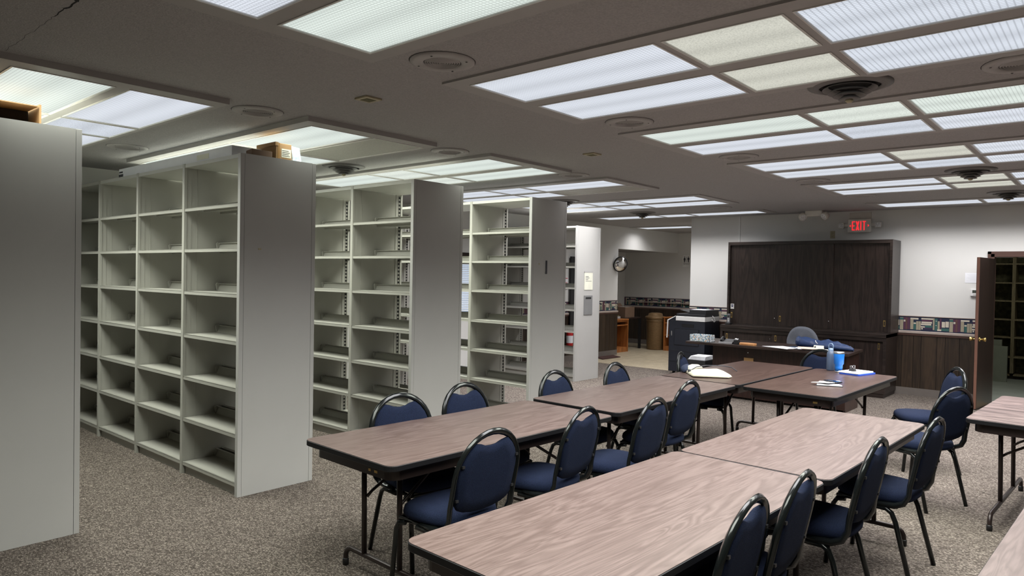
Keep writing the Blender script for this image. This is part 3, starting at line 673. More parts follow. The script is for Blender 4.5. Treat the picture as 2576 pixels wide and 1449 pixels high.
def shelving(X0, Y0, Wd, H, pitch, nb, label, trims=True, mx=None):
    t = thing('shelving_range', label, 'shelving', (X0, Y0, 0))
    E_ = M_['endpanel']; S_ = M_['shelf']
    # end panel : main sheet and two edge trims with a seam
    box('end_panel', (0.034, 0, 0), (Wd-0.034, 0.03, H), E_, t)
    for a, c in ((0, 0.032), (Wd-0.032, Wd)): box('edge_trim', (a, -0.001, 0), (c, 0.036, H), E_, t, 0.002)
    s, bs = shelf_src(Wd, pitch)
    up = st = None
    for k in range(1, nb+1):
        y = k*pitch
        if up is None:
            m = MB(); m.box(0.02, -UPT/2+0.008, 0, Wd-0.02, UPT/2-0.008, H-0.03)
            for a, c in ((0, 0.022), (Wd-0.022, Wd)): m.box(a, -UPT/2, 0, c, UPT/2, H)
            m.box(0.022, -UPT/2+0.005, 0, 0.062, UPT/2-0.005, H-0.03); m.box(Wd-0.085, -UPT/2+0.004, 0, Wd-0.076, UPT/2-0.004, H-0.03); m.box(0.108, -UPT/2+0.006, 0, 0.112, UPT/2-0.006, H-0.03)
            up = m.build('upright', S_, t); up.location = (0, y, 0)
            m = MB()
            m.box(Wd-0.046, -UPT/2+0.005, 0.02, Wd-0.024, UPT/2-0.005, H-0.04)
            st = m.build('slotted_strip', M_['slot'], up)
        else:
            u2 = inst(up, t, (0, y, 0)); inst(st, u2)
        y0 = y - pitch + UPT/2 + (0.018 if k == 1 else 0)
        m = MB(); m.box(0.004, y0, H-0.031, Wd-0.004, y-UPT/2, H-0.003); 
        m.build('canopy', M_['canopy'], t)
        for a, c in ((0.03, 0.045), (Wd-0.045, Wd-0.03)): box('kick_plate', (a, y0, 0), (c, y-UPT/2, LEV[-1]-0.03), S_, t)
        for z in LEV:
            if z > H - 0.2: continue
            for side in (0, 1):
                o = s if s.get('_new') else s.copy()
                if s.get('_new'): del s['_new']; q = bs
                else:
                    COL.objects.link(o); q = bs.copy(); COL.objects.link(q)
                o.parent = t; q.parent = o
                if side == 0: o.location = (0.006, y - pitch + UPT/2, z); o.rotation_euler = (0, 0, 0)
                else: o.location = (Wd-0.006, y - UPT/2, z); o.rotation_euler = (0, 0, PI)
    return t
YE = 4.793
shelving(1.531-0.624, YE+0.045, 0.624, 2.4855, 0.9096, 3, 'tall grey-beige steel shelving whose end panel fills the left edge')
r2 = shelving(2.533, YE, 0.624, 2.4855, 0.9096, 4, 'tall grey-beige shelving with four empty bays in view and a long white box on top')
shelving(4.163, YE, 0.624, 2.4855, 0.9096, 4, 'grey-beige shelving behind the first blue chairs, third from the left')
r4 = shelving(5.826, YE, 0.624, 2.4855, 0.9096, 3, 'cream-edged shelving whose end panel carries a short black vertical strip')
r5 = shelving(8.944, 6.4347, 0.646, 2.438, 0.82, 2, 'farthest light grey shelving with a cream notice and a grey holder on its end')
# things on end panels
box('label_strip', (6.075, YE-0.006, 1.665), (6.10, YE-0.001, 1.812), M_['rule'], label='short black vertical strip on the fourth shelving end', cat='label strip')
box('sticker', (2.675, YE-0.0035, 1.795), (2.70, YE-0.001, 1.808), M_['beige'], label='tiny yellowed tape scrap on the second shelving end panel', cat='sticker')
box('sticker', (5.955, YE-0.0035, 1.765), (5.97, YE-0.001, 1.78), M_['beige'], label='tiny yellow scrap left of the black strip on the fourth shelving end', cat='sticker')
no = thing('end_panel_notice', 'cream notice card with small print on the farthest shelving end', 'notice', (9.265, 6.432, 1.58))
box('card', (-0.115, -0.003, -0.145), (0.115, 0, 0.13), M_['cream'], no)
box('clip', (-0.12, -0.005, 0.13), (0.12, 0, 0.155), M_['dropframe'], no)
m = MB()
for k, (a, c) in enumerate([(-0.08, 0.0), (-0.08, 0.02), (-0.08, -0.01)]): m.box(a, -0.0036, 0.065-k*0.025, c, -0.0029, 0.072-k*0.025)
m.box(-0.08, -0.0036, -0.01, 0.08, -0.0029, -0.005); m.build('text_line', M_['rule'], no)
ho = thing('card_holder', 'grey metal card holder with a dark slot below the cream notice', 'card holder', (9.265, 6.432, 1.19))
box('plate', (-0.115, -0.006, -0.15), (0.115, 0, 0.155), mat('holder_grey', (0.26, 0.26, 0.26), 0.4, metal=0.3), ho)
box('slot', (-0.075, -0.008, 0.10), (0.075, -0.0055, 0.128), M_['blackplastic'], ho)

# things on top of the shelving
HT = 2.4855
lb = thing('long_carton', 'long flat white carton lying along the top of the second shelving', 'box', (2.70, YE+0.22, HT+0.001))
m = MB(); m.box(-0.12, 0, 0, 0.12, 2.15, 0.085); m.build('carton', M_['paper'], lb, 0.003)
box('printed_end', (-0.1212, 2.05, 0.01), (-0.1195, 2.15, 0.035), M_['rule'], lb); box('printed_end', (-0.1212, 2.06, 0.045), (-0.1195, 2.14, 0.06), M_['rule'], lb)
box('tape_label', (-0.1212, 0.36, 0.02), (-0.1195, 0.56, 0.06), M_['cream'], lb)
cb = thing('cardboard_box', 'crumpled brown cardboard box with tape beside the long white carton', 'box', (2.84, YE+0.05, HT+0.001))
m = MB(); m.prism([(0, 0), (0.13, 0.0), (0.14, 0.26), (0.0, 0.27)], 0, 0.125); m.prism([(-0.01, -0.005), (0.02, -0.005), (0.02, 0.27), (-0.01, 0.27)], 0.10, 0.13); m.build('carton', M_['card'], cb, 0.004)
box('label', (0.045, -0.0025, 0.02), (0.125, 0.0, 0.085), M_['cream'], cb); box('tape', (0.012, -0.002, 0), (0.03, 0.0005, 0.125), mat('brown_tape', (0.30, 0.17, 0.06), 0.3), cb)
m = MB()
for k in range(4): m.box(0.05, -0.0032, 0.03+k*0.013, 0.115-0.01*(k % 2), -0.0024, 0.034+k*0.013)
m.build('print', M_['rule'], cb)
pl = thing('plastic_packet', 'pale blue printed packet leaning beside the cardboard box', 'packet', (2.99, YE+0.06, HT+0.001))
m = MB(); m.prism([(0, 0), (0.075, 0), (0.062, 0.115), (-0.01, 0.12)], 0, 0.02, T=lambda p: Vector((p.x, p.z+0.1*p.y, p.y))); m.build('packet', mat('pale_blue_plastic', (0.50, 0.60, 0.70), 0.3, var=0.3, scale=50), pl)
rb = thing('crushed_carton', 'small torn reddish-brown carton under the end of the white carton', 'box', (2.64, YE+0.04, HT+0.001))
MB().prism([(0, 0), (0.17, 0.01), (0.17, 0.15), (0.03, 0.14)], 0, 0.05).build('carton', M_['carddark'], rb, 0.004)
ob = thing('open_carton', 'open brown carton with dark inside on top of the leftmost shelving', 'box', (0.96, YE+0.10, HT+0.001))
m = MB(); m.box(0, 0.25, 0, 0.37, 0.26, 0.11); m.box(0, 0, 0, 0.37, 0.26, 0.006); m.box(0, 0, 0.105, 0.355, 0.26, 0.11); m.box(0.36, 0, 0, 0.37, 0.26, 0.12); m.build('carton', M_['card'], ob)
box('dark_inside', (0.002, 0.20, 0.007), (0.355, 0.248, 0.103), M_['darkvoid'], ob)  # dark block that blackens the inside of the carton

# ------------------------------------------------------------------ folding tables
W_, L_ = 0.77, 1.812
def rtop(L, W, rr, e=0.0):
    P_ = []
    for cx, cy, a0 in ((L-rr, W-rr, 0), (rr, W-rr, PI/2), (rr, rr, PI), (L-rr, rr, 1.5*PI)):
        for k in range(8):
            a = a0 + PI/2*k/7; P_.append((cx + (rr+e)*math.cos(a), cy + (rr+e)*math.sin(a)))
    return P_
def table(L, W, lab, loc, rz, top, fx=0.245, ps=0.155):
    t = thing('folding_table', lab, 'table', loc, rz)
    MB().prism(rtop(L, W, 0.05, -0.003), 0.712, 0.737, smooth=False).build('tabletop', top, t)
    m = MB(); o_, i_ = rtop(L, W, 0.05, 0.0), rtop(L, W, 0.05, -0.004)
    prof = [(i_, 0.7355), (o_, 0.733), (o_, 0.710), (i_, 0.7065), (rtop(L, W, 0.05, -0.03), 0.7065)]
    m.rings([[(a, c, z) for a, c in pl_] for pl_, z in prof], caps=False, smooth=False)
    m.build('edge_band', M_['edge'], t)
    m = MB(); q = 0.045
    ro, ri = rtop(L-2*q, W-2*q, 0.06), rtop(L-2*q, W-2*q, 0.06, -0.02)
    m.rings([[(a+q, c+q, z) for a, c in pl_] for pl_, z in ((ri, 0.7115), (ro, 0.7115), (ro, 0.648), (ri, 0.648), (ri, 0.7115))], caps=False, smooth=False)
    m.build('apron', M_['brownsteel'], t)
    for e in (0, 1):
        X = lambda x: x if e == 0 else L - x
        path = [(0.055, 0.0), (0.055, 0.05)] + [(0.055+0.055*(1-math.cos(a)), 0.05+0.055*math.sin(a)) for a in (0.3, 0.7, 1.1, PI/2)]
        path += [(W/2, 0.105)]; full = path + [(W-yy, zz) for yy, zz in reversed(path[:-1])]
        MB().tube([(X(fx), yy, max(zz, 0.001)) for yy, zz in full], 0.0145, seg=10).build('foot_bar', M_['brownsteel'], t)
        for s in (0, 1):
            yy = 0.055 if s == 0 else W-0.055
            MB().lathe([(0.017, 0.0), (0.018, 0.035), (0.015, 0.04)], c=(X(fx), yy, 0), seg=10).build('foot_cap', M_['blackplastic'], t)
        for s in (-1, 1):
            MB().tube([(X(fx), W/2+s*ps, 0.108), (X(fx-0.01), W/2+s*ps, 0.705)], 0.0145, seg=10).build('leg', M_['brownsteel'], t)
        MB().tube([(X(fx), W/2+ps-0.02, 0.43), (X(fx+0.03), W/2+ps-0.02, 0.455), (X(fx+0.30), W/2+ps-0.05, 0.62), (X(fx+0.33), W/2+ps-0.06, 0.705)], 0.009, seg=8).build('brace', M_['brownsteel'], t)
        MB().tube([(X(fx), W/2-ps+0.02, 0.43), (X(fx+0.03), W/2-ps+0.02, 0.455), (X(fx+0.30), W/2-ps+0.05, 0.62), (X(fx+0.33), W/2-ps+0.06, 0.705)], 0.009, seg=8).build('brace', M_['brownsteel'], t)
        box('brace_plate', (min(X(fx+0.30), X(fx+0.36)), W/2-ps+0.03, 0.69), (max(X(fx+0.30), X(fx+0.36)), W/2+ps-0.03, 0.712), M_['brownsteel'], t)
    return t
T1 = table(L_, W_, 'brown folding table with the free near corner, left row, next to the shelving', (2.1031, 2.5557, 0), -0.0365, M_['laminate'])
T2 = table(L_, W_, 'brown folding table in the middle of the left row, between four blue chairs', (3.9897+0.012, 2.5199, 0), -0.0264, M_['laminate'])
T3 = table(L_-0.02, W_, 'brown folding table at the far end of the left row, carrying the cream bag', (5.8235+0.014, 2.4732, 0), -0.0307, M_['laminate3'])
T4 = table(L_-0.01, W_-0.006, 'brown folding table set beside the bag table, carrying the blue tumbler and papers', (5.7565+0.012, 1.669-0.006, 0), -0.0259, M_['laminate3'])
T5 = table(L_-0.008, W_, 'large pinkish-brown folding table in the near foreground of the right row', (1.5288, 1.0578, 0), -0.0389, M_['laminate'])
T6 = table(L_, W_, 'pinkish-brown folding table at the far end of the right row, bare top', (3.3424+0.008, 0.9805, 0), -0.0264, M_['laminate'])
T7 = table(L_, 1.38, 'folding table with bold wavy grain at the right edge of the picture', (5.575, 0.785, 0), -PI/2-0.045, M_['laminate2'], fx=0.15, ps=0.26)
box('seam', (0.02, 0.858, 0.7368), (1.79, 0.861, 0.7373), M_['rule'], T7)
T8 = table(L_, W_, 'pinkish folding table cut off by the lower right corner', (2.35, -0.44, 0), -0.04, M_['laminate'])
# shift: tables 7 are placed by their corner; local +x is length, +y is width
box('tag', (0.0435, 0.16, 0.667), (0.046, 0.185, 0.679), M_['brass'], T1); box('tag', (0.0435, 0.215, 0.667), (0.046, 0.232, 0.679), M_['brass'], T1)
box('tag', (0.0435, 0.15, 0.665), (0.046, 0.185, 0.680), M_['brass'], T4)

# ------------------------------------------------------------------ stacking chairs
def back_x(z):   # backrest plane leaning back
    return -0.175 - (z-0.45)*0.205
def make_chair(label):
    t = thing('stacking_chair', label, 'chair', group='blue banquet chairs around the tables')
    R0 = 0.212; zc = 0.69
    side = [(0.02, R0-0.012, 0.415), (-0.06, R0-0.008, 0.413), (-0.12, R0-0.004, 0.418), (-0.165, R0, 0.440), (-0.188, R0, 0.485)]
    side += [(back_x(z), R0, z) for z in (0.54, 0.60, 0.66)]
    arch = [(back_x(zc+R0*0.94*math.sin(a)), R0*math.cos(a), zc+R0*0.94*math.sin(a)) for a in [PI*k/16 for k in range(17)]]
    path = side + arch + [(x, -y, z) for x, y, z in reversed(side)]
    MB().tube(path, 0.0155, seg=12, flat=0.70, up=Vector((1, 0, 0)), square=True).build('back_frame', M_['black'], t)
    # pad outline (y, z)
    ri = R0-0.014; out = []
    for k in range(9):
        a = -PI + PI*k/8 ; out.append((0.185*math.cos(a)*1.0 , 0.545 + 0.055*math.sin(a)))
    out[0] = (-0.19, 0.55); out[-1] = (0.19, 0.55)
    for a in [0.0, 0.25, 0.5, 0.75, 0.98]:
        out.append((ri*math.cos(a), zc + ri*0.94*math.sin(a)))
    top = [(0.075, 0.838), (0.045, 0.826), (0.0, 0.820), (-0.045, 0.826), (-0.075, 0.838)]
    out += top
    for a in [0.98, 0.75, 0.5, 0.25, 0.0]:
        out.append((-ri*math.cos(a), zc + ri*0.94*math.sin(a)))
    cz = sum(z for _, z in out)/len(out)
    def ring(sc, off): return [(back_x(cz+(z-cz)*sc)+off, y*sc, cz+(z-cz)*sc) for y, z in out]
    m = MB(); m.rings([ring(0.0001, 0.030), ring(0.7, 0.028), ring(0.9, 0.022), ring(0.985, 0.008), ring(0.995, -0.004), ring(0.97, -0.014), ring(0.7, -0.018), ring(0.0001, -0.019)], caps=False)
    m.build('backrest', M_['blue'], t)
    for s in (-1, 1):
        for z in (0.58, 0.745):
            yy = s*(0.184 if z < 0.7 else 0.178)
            box('bolt', (back_x(z)-0.020, min(yy, yy+s*0.016), z-0.006), (back_x(z)-0.010, max(yy, yy+s*0.016), z+0.006), M_['blackplastic'], t)
    # seat
    def sring(sc, z, dz=0):
        R_ = []
        for k in range(36):
            a = 2*PI*k/36; ca, sa = math.cos(a), math.sin(a)
            n = 3.2; q = (abs(ca)**n + abs(sa)**n)**(-1/n)
            x = 0.205*q*ca; y = (0.212 + 0.018*ca)*q*sa
            R_.append((0.02 + x*sc, y*sc, z))
        return R_
    m = MB(); m.rings([sring(0.94, 0.423), sring(0.99, 0.432), sring(1.0, 0.447), sring(0.98, 0.466), sring(0.9, 0.482), sring(0.7, 0.492), sring(0.35, 0.497), sring(0.001, 0.498)], caps=False)
    m.quad(list(reversed(sring(0.94, 0.423)))); m.build('seat', M_['blue'], t)
    m = MB()
    for s in (-1, 1):
        m.tube([(-0.13, s*0.190, 0.409), (0.19, s*0.197, 0.409)], 0.011, seg=8)
    m.tube([(0.185, -0.195, 0.408), (0.185, 0.195, 0.408)], 0.010, seg=8); m.tube([(-0.11, -0.19, 0.408), (-0.11, 0.19, 0.408)], 0.010, seg=8)
    m.box(-0.14, -0.18, 0.414, 0.19, 0.18, 0.424); m.build('seat_frame', M_['black'], t)
    for s in (-1, 1):
        MB().tube([(0.14, s*0.203, 0.396), (0.185, s*0.205, 0.388), (0.205, s*0.206, 0.355), (0.238, s*0.212, 0.002)], 0.0135, seg=8).build('leg', M_['black'], t)
        MB().tube([(0.05, s*0.205, 0.396), (-0.075, s*0.205, 0.394), (-0.105, s*0.206, 0.375), (-0.125, s*0.207, 0.33), (-0.212, s*0.218, 0.002)], 0.0135, seg=8).build('leg', M_['black'], t)
    return t
CH = [
 (2.79, 3.10, 262, 'blue banquet chair tucked at the near end of the left table row, shelving side'),
 (3.42, 3.13, 270, 'blue banquet chair facing the camera in front of the third shelving end panel'),
 (4.40, 3.10, 271, 'blue banquet chair facing the camera in front of the fourth shelving end panel'),
 (5.23, 3.065, 273, 'blue banquet chair facing the camera, last in line before the copier'),
 (2.51, 2.54, 89, 'blue banquet chair seen from behind, nearest the camera between the two table rows'),
 (3.27, 2.555, 97, 'blue banquet chair seen from behind, second from the near end between the table rows'),
 (3.86, 2.43, 94, 'blue banquet chair seen from behind, third from the near end between the table rows'),
 (4.72, 2.63, 91, 'blue banquet chair seen from behind, farthest along between the table rows'),
 (6.55, 3.10, 285, 'blue banquet chair behind the cream bag in front of the copier'),
 (7.70, 2.48, 172, 'blue banquet chair behind the tumbler in front of the desk'),
 (7.15, 1.31, 121, 'blue banquet chair turned sideways near the wall panelling, showing its seat and front'),
 (6.01, 1.12, 65, 'blue banquet chair with black back and splayed legs at the far right table corner'),
 (4.50, 1.02, 86, 'blue banquet chair seen from behind, fourth from the camera along the right table row'),
 (3.68, 1.12, 90, 'blue banquet chair seen from behind, third from the camera along the right table row'),
 (2.80, 1.18, 93, 'blue banquet chair seen from behind, second from the camera along the right table row'),
 (2.345, 1.20, 93, 'blue banquet chair cut by the bottom edge, nearest to the camera in the right row')]
ch0 = None
for x, y, th_, lab in CH:
    if ch0 is None:
        ch0 = make_chair(lab); ch0.location = (x, y, 0); ch0.rotation_euler = (0, 0, math.radians(th_))
    else: copy_tree(ch0, (x, y, 0), math.radians(th_), lab)

# ------------------------------------------------------------------ storage cabinets
def pull(parent, x, y, z, mount='x'):
    p_ = box('pull', (x-0.004, y-0.014, z-0.045), (x, y+0.014, z+0.045), M_['brass'], parent, 0.001)
    box('recess', (x-0.0052, y-0.007, z-0.030), (x-0.0038, y+0.007, z+0.030), M_['darkvoid'], p_)
    return p_
XF = 11.10
uc = thing('wall_cabinet', 'large dark walnut upper cabinet with three sliding doors', 'cabinet', (0, 0, 0))
m = MB(); m.box(XF, 2.485, 0.905, 11.566, 2.52, 2.255); m.box(XF, 4.895, 0.905, 11.566, 4.93, 2.255); m.box(XF, 2.52, 2.205, 11.566, 4.895, 2.255); m.box(XF, 2.52, 0.905, 11.566, 4.895, 0.925); m.box(11.546, 2.52, 0.925, 11.566, 4.895, 2.205)
m.build('carcass', M_['cabh'], uc)
for i, (a, c, dx) in enumerate([(4.895, 4.085, 0.03), (4.105, 3.285, 0.012), (3.305, 2.52, 0.032)]):
    d = box('door', (XF+dx, c, 0.927), (XF+dx+0.016, a, 2.203), M_['cab'], uc)
    if i == 1: pull(d, XF+dx, 4.06, 1.04)
    if i == 0: pull(d, XF+dx, 4.86, 1.06)
    if i == 2: pull(d, XF+dx, 2.575, 1.05)
    yk = {0: 4.15, 1: 3.33, 2: 3.28}[i]
    if i < 2:
        m = MB(); m.lathe([(0.007, 0), (0.007, -0.012), (0.004, -0.014)], c=(XF+dx, yk, 1.04), seg=10, axis='x'); m.build('lock', M_['chrome'], d)
XL = 10.93
lc = thing('base_cabinet', 'dark walnut base cabinet with sliding doors under the upper cabinet', 'cabinet', (0, 0, 0))
m = MB(); m.box(XL, 2.50, 0.06, 11.566, 2.54, 0.90); m.box(XL, 4.92, 0.06, 11.566, 4.96, 0.90); m.box(XL-0.012, 2.50, 0.855, 11.566, 4.96, 0.904); m.box(XL, 2.54, 0.80, XL+0.03, 4.92, 0.855); m.box(XL, 2.54, 0.09, 11.566, 4.92, 0.12); m.box(11.546, 2.54, 0.12, 11.566, 4.92, 0.855)
m.box(XL+0.01, 2.52, 0.0, 11.566, 4.94, 0.06); m.box(XL, 2.54, 0.06, XL+0.03, 4.92, 0.09)
m.build('carcass', M_['cabh'], lc)
for i, (a, c, dx) in enumerate([(4.92, 4.09, 0.034), (4.11, 3.29, 0.014), (3.31, 2.54, 0.036)]):
    d = box('door', (XL+dx, c, 0.122), (XL+dx+0.016, a, 0.798), M_['cab'], lc)
    if i == 0: pull(d, XL+dx, 4.86, 0.72)
    if i == 1: pull(d, XL+dx, 4.06, 0.74)
    if i == 2: pull(d, XL+dx, 2.60, 0.73)
    if i == 0: MB().lathe([(0.007, 0), (0.007, -0.012), (0.004, -0.014)], c=(XL+dx, 4.15, 0.72), seg=10, axis='x').build('lock', M_['chrome'], d)
# cordless phone on the ledge and sticker on the door
cp = thing('cordless_phone', 'cordless phone standing in its black cradle on the cabinet ledge', 'phone', (11.02, 4.86, 0.9045))
box('cradle', (-0.045, -0.04, 0), (0.045, 0.04, 0.03), M_['blackplastic'], cp, 0.005)
box('handset', (-0.012, -0.024, 0.022), (0.014, 0.024, 0.175), mat('silver_plastic', (0.16, 0.165, 0.18), 0.35), cp, 0.008)
box('display', (-0.0135, -0.016, 0.12), (-0.0118, 0.016, 0.15), M_['blackplastic'], cp)
m = MB()
for i in range(4):
    for j in range(3): m.box(-0.0135, -0.017+j*0.012, 0.05+i*0.015, -0.0118, -0.009+j*0.012, 0.06+i*0.015)
m.build('keypad', M_['white'], cp)
st = thing('phone_sticker', 'small white sticker with a dark blue telephone symbol on the left cabinet door', 'sticker', (XF+0.029, 4.85, 1.205))
box('card', (-0.001, -0.03, -0.045), (0.0, 0.03, 0.04), M_['white'], st)
MB().prism([(-0.02, 0.012), (-0.014, 0.026), (0.014, 0.026), (0.02, 0.012), (0.010, 0.012), (0.007, 0.018), (-0.007, 0.018), (-0.010, 0.012)], 0.001, 0.002, T=TX()).build('symbol', mat('dark_blue_ink', (0.02, 0.03, 0.12), 0.7), st)
MB().prism([(-0.016, -0.012), (-0.008, 0.010), (0.008, 0.010), (0.016, -0.012)], 0.001, 0.002, T=TX()).build('symbol', mat('dark_blue_ink', (0.02, 0.03, 0.12), 0.7), st)

# ------------------------------------------------------------------ door, frame, closet
DL = 0.735; dz = Matrix.Rotation(math.atan2(-0.08, 0.74), 4, 'Z')
dr = MB(); dr.box(0, -0.02, 0.01, DL, 0.02, 1.99); door = dr.build('door_1', M_['door'], kind='structure', bevel=0.002)
door.matrix_world = Matrix.Translation((10.872, 1.425, 0)) @ dz
box('edge_strip', (-0.003, -0.016, 0.012), (0.0, 0.016, 1.988), mat('raw_door_edge', (0.16, 0.075, 0.05), 0.5), door)
for s in (-1, 1):
    MB().lathe([(0.028, s*0.0205), (0.028, s*0.025), (0.010, s*0.027), (0.010, s*0.05), (0.018, s*0.055), (0.027, s*0.085), (0.024, s*0.092), (0.001, s*0.094)], c=(0.065, 0, 0.92), seg=20, axis='y', caps=False).build('door_knob', M_['brass'], door)
m = MB(); m.box(11.565, 1.335, 0, 11.735, 1.375, 2.055); m.box(11.565, 0.40, 0, 11.735, 0.44, 2.055); m.box(11.565, 0.40, 2.015, 11.735, 1.375, 2.055)
m.box(11.575, 1.375, 0, 11.60, 1.415, 2.09); m.box(11.575, 0.36, 2.055, 11.60, 1.415, 2.09); m.box(11.575, 0.36, 0, 11.60, 0.40, 2.055)
m.build('door_frame_1', M_['trimwood'], kind='structure')
cs = thing('storage_shelves', 'raw wooden cubby shelves in the storeroom behind the open door', 'shelving', (14.9, 0, 0))
for yy in (2.1, 1.43, 0.75, 0.05):
    m = MB(); m.box(0, yy-0.025, 0.10 if True else 0, 0.45, yy+0.025, 2.12); m.build('upright', M_['closetwood'], cs)
CLV = [2.01, 1.68, 1.365, 1.04, 0.73, 0.39, 0.08]
for z in CLV:
    for a, c in ((0.075, 0.725), (0.775, 1.405), (1.455, 2.075)):
        m = MB(); m.box(0.0, a, z-0.022, 0.44, c, z); m.build('shelf', M_['closetwood'], cs)
m = MB(); m.box(0.44, 0.03, 0.08, 0.45, 2.12, 2.12); m.build('back_board', M_['closetback'], cs)
m = MB(); m.box(0.05, 0.03, 0, 0.45, 2.12, 0.058); m.build('plinth', M_['darkvoid'], cs)
pb = box('board_stack', (14.45, 1.53, 0.003), (14.53, 1.98, 0.70), M_['greenboard'], label='tall pale green board leaning in the storeroom', cat='board')
pb = box('board_stack', (14.35, 1.44, 0.003), (14.44, 1.72, 0.60), M_['greenboard'], label='shorter pale carton standing before the tall board in the storeroom', cat='carton')
cl = thing('storeroom_light', 'plain ceiling light inside the storeroom behind the door', 'ceiling light', (13.2, 1.0, ZC))
box('lens', (-0.3, -0.3, -0.02), (0.3, 0.3, 0), LM['q'], cl)
ld = bpy.data.lights.new('storeroom_bulb', 'AREA'); ld.size = 0.5; ld.energy = 10; ld.color = (1, 0.97, 0.85)
lo = bpy.data.objects.new('storeroom_bulb', ld); COL.objects.link(lo); lo.location = (13.2, 1.0, ZC-0.03)

# ------------------------------------------------------------------ photocopier
pc = thing('photocopier', 'dark navy office photocopier with a white band below its lid', 'photocopier', (10.95, 5.24, 0))
box('lower_body', (0, 0.0, 0.05), (0.56, 0.66, 0.92), M_['copier'], pc, 0.006)
box('scanner_band', (-0.012, -0.006, 0.925), (0.55, 0.53, 1.00), M_['white'], pc, 0.006)
m = MB(); m.box(0.0, 0.0, 1.0, 0.54, 0.525, 1.045); m.box(0.03, 0.0, 1.045, 0.53, 0.30, 1.115); m.prism([(0.10, 1.035), (0.5, 1.035), (0.5, 1.06)], 0.28, 0.50, T=lambda p: Vector((p.x, p.z, p.y)))
m.build('document_lid', M_['copierlid'], pc, 0.006)
m = MB(); m.prism([(0.28, 1.05), (0.50, 1.10), (0.50, 1.108), (0.28, 1.06)], 0.08, 0.46, T=lambda p: Vector((p.z, p.x, p.y))); m.build('feeder_tray', M_['copierdark'], pc)
box('paper_sheet', (0.1, 0.04, 1.116), (0.38, 0.30, 1.122), M_['paper'], pc)
m = MB(); m.prism([(0.53, 0.92), (0.66, 0.92), (0.53, 1.0)], 0.0, 0.45, T=lambda p: Vector((p.z, p.x, p.y))); m.build('side_slope', M_['copier'], pc)
m = MB(); m.prism([(0.54, 1.005), (0.69, 0.93), (0.70, 0.62), (0.685, 0.62), (0.672, 0.92), (0.54, 0.99)], -0.012, 0.012, T=lambda p: Vector((p.z, p.x, p.y))); m.build('white_handle', M_['white'], pc)
# front cover lines and recesses on the -X face
def lineX(y0, z0, y1, z1, m_): return box('front_seam', (-0.003, y0, z0), (0.001, y1, z1), m_, pc)
for a in [(0.02, 0.40, 0.64, 0.403), (0.02, 0.22, 0.64, 0.223), (0.10, 0.78, 0.56, 0.783), (0.10, 0.50, 0.103, 0.78), (0.557, 0.50, 0.56, 0.78), (0.10, 0.50, 0.56, 0.503)]: lineX(*a, M_['copierdark'])
box('front_window', (-0.004, 0.20, 0.82), (0.001, 0.42, 0.87), M_['copierdark'], pc)
box('front_door', (-0.010, 0.11, 0.51), (0.0, 0.55, 0.775), M_['copier'], pc, 0.003)
box('handle_slot', (-0.004, 0.60, 0.66), (0.001, 0.615, 0.74), M_['steel'], pc)
for xx in (0.05, 0.47):
    for yy in (0.05, 0.57): MB().lathe([(0.025, 0), (0.025, 0.05)], c=(xx+0.02, yy+0.02, 0), seg=12).build('caster', M_['blackplastic'], pc)
MB().tube([(0.25, -0.012, 1.02), (0.27, -0.035, 0.99), (0.31, -0.04, 0.93), (0.28, -0.03, 0.915), (0.24, -0.012, 0.96)], 0.005).build('cable', M_['white'], pc)
# paper shelf / tray with papers beside the copier
ct = thing('paper_crate', 'low black crate filled with loose papers between the copier and the desk', 'crate', (10.45, 4.98, 0))
box('crate', (0, 0, 0), (0.40, 0.34, 0.34), M_['blackplastic'], ct, 0.006)
m = MB(); 
for k in range(5): m.prism([(0.02+0.01*k, 0.02), (0.38, 0.03+0.005*k), (0.37, 0.30), (0.03, 0.31-0.01*k)], 0.342+k*0.012, 0.349+k*0.012)
m.build('papers', M_['paper'], ct)

# ------------------------------------------------------------------ office desk and things on it
dk = thing('office_desk', 'dark walnut office desk with overhanging top and a tan plate on its front', 'desk', (9.14, 2.50, 0))
MB().prism([(0, 0), (0.82, 0.05), (0.82, 2.16), (0, 2.16)], 0.728, 0.76).build('desktop', M_['desktop'], dk, 0.002)
box('front_panel', (0.20, 0.08, 0.03), (0.225, 1.84, 0.728), M_['desk'], dk)
for a, c in ((0.08, 0.11), (1.81, 1.84)): box('side_panel', (0.225, a, 0.0), (0.76, c, 0.728), M_['desk'], dk)
box('pedestal', (0.24, 0.11, 0.06), (0.74, 0.50, 0.72), M_['desk'], dk)
box('tan_plate', (0.192, 1.255, 0.49), (0.20, 1.385, 0.58), M_['tan'], dk)
MB().lathe([(0.008, 0), (0.008, -0.01)], c=(0.2, 1.33, 0.65), seg=10, axis='x').build('lock', M_['chrome'], dk)
bx_ = thing('patterned_box', 'white box with a multicoloured speckled print at the left end of the desk', 'box', (9.20, 4.33, 0.7605))
m = MB(); m.box(0, 0, 0, 0.17, 0.30, 0.004); m.box(0, 0, 0, 0.004, 0.30, 0.095); m.box(0.166, 0, 0, 0.17, 0.30, 0.095); m.box(0, 0, 0, 0.17, 0.004, 0.095); m.box(0, 0.296, 0, 0.17, 0.30, 0.095); m.build('box', M_['terrazzo'], bx_)
ph = thing('desk_phone', 'black desk telephone next to the speckled box', 'phone', (9.24, 4.02, 0.7605))
MB().prism([(0, 0), (0.16, 0), (0.16, 0.055), (0.02, 0.02)], 0, 0.2, T=lambda p: Vector((p.x, p.z, p.y))).build('base', M_['blackplastic'], ph, 0.004)
MB().tube([(0.03, 0.17, 0.03), (0.06, 0.175, 0.055), (0.10, 0.175, 0.075), (0.15, 0.17, 0.06)], 0.016, seg=8).build('handset', M_['blackplastic'], ph)
td = thing('tape_dispenser', 'small black and silver dispenser standing right of the desk phone', 'desk tool', (9.22, 3.93, 0.7605))
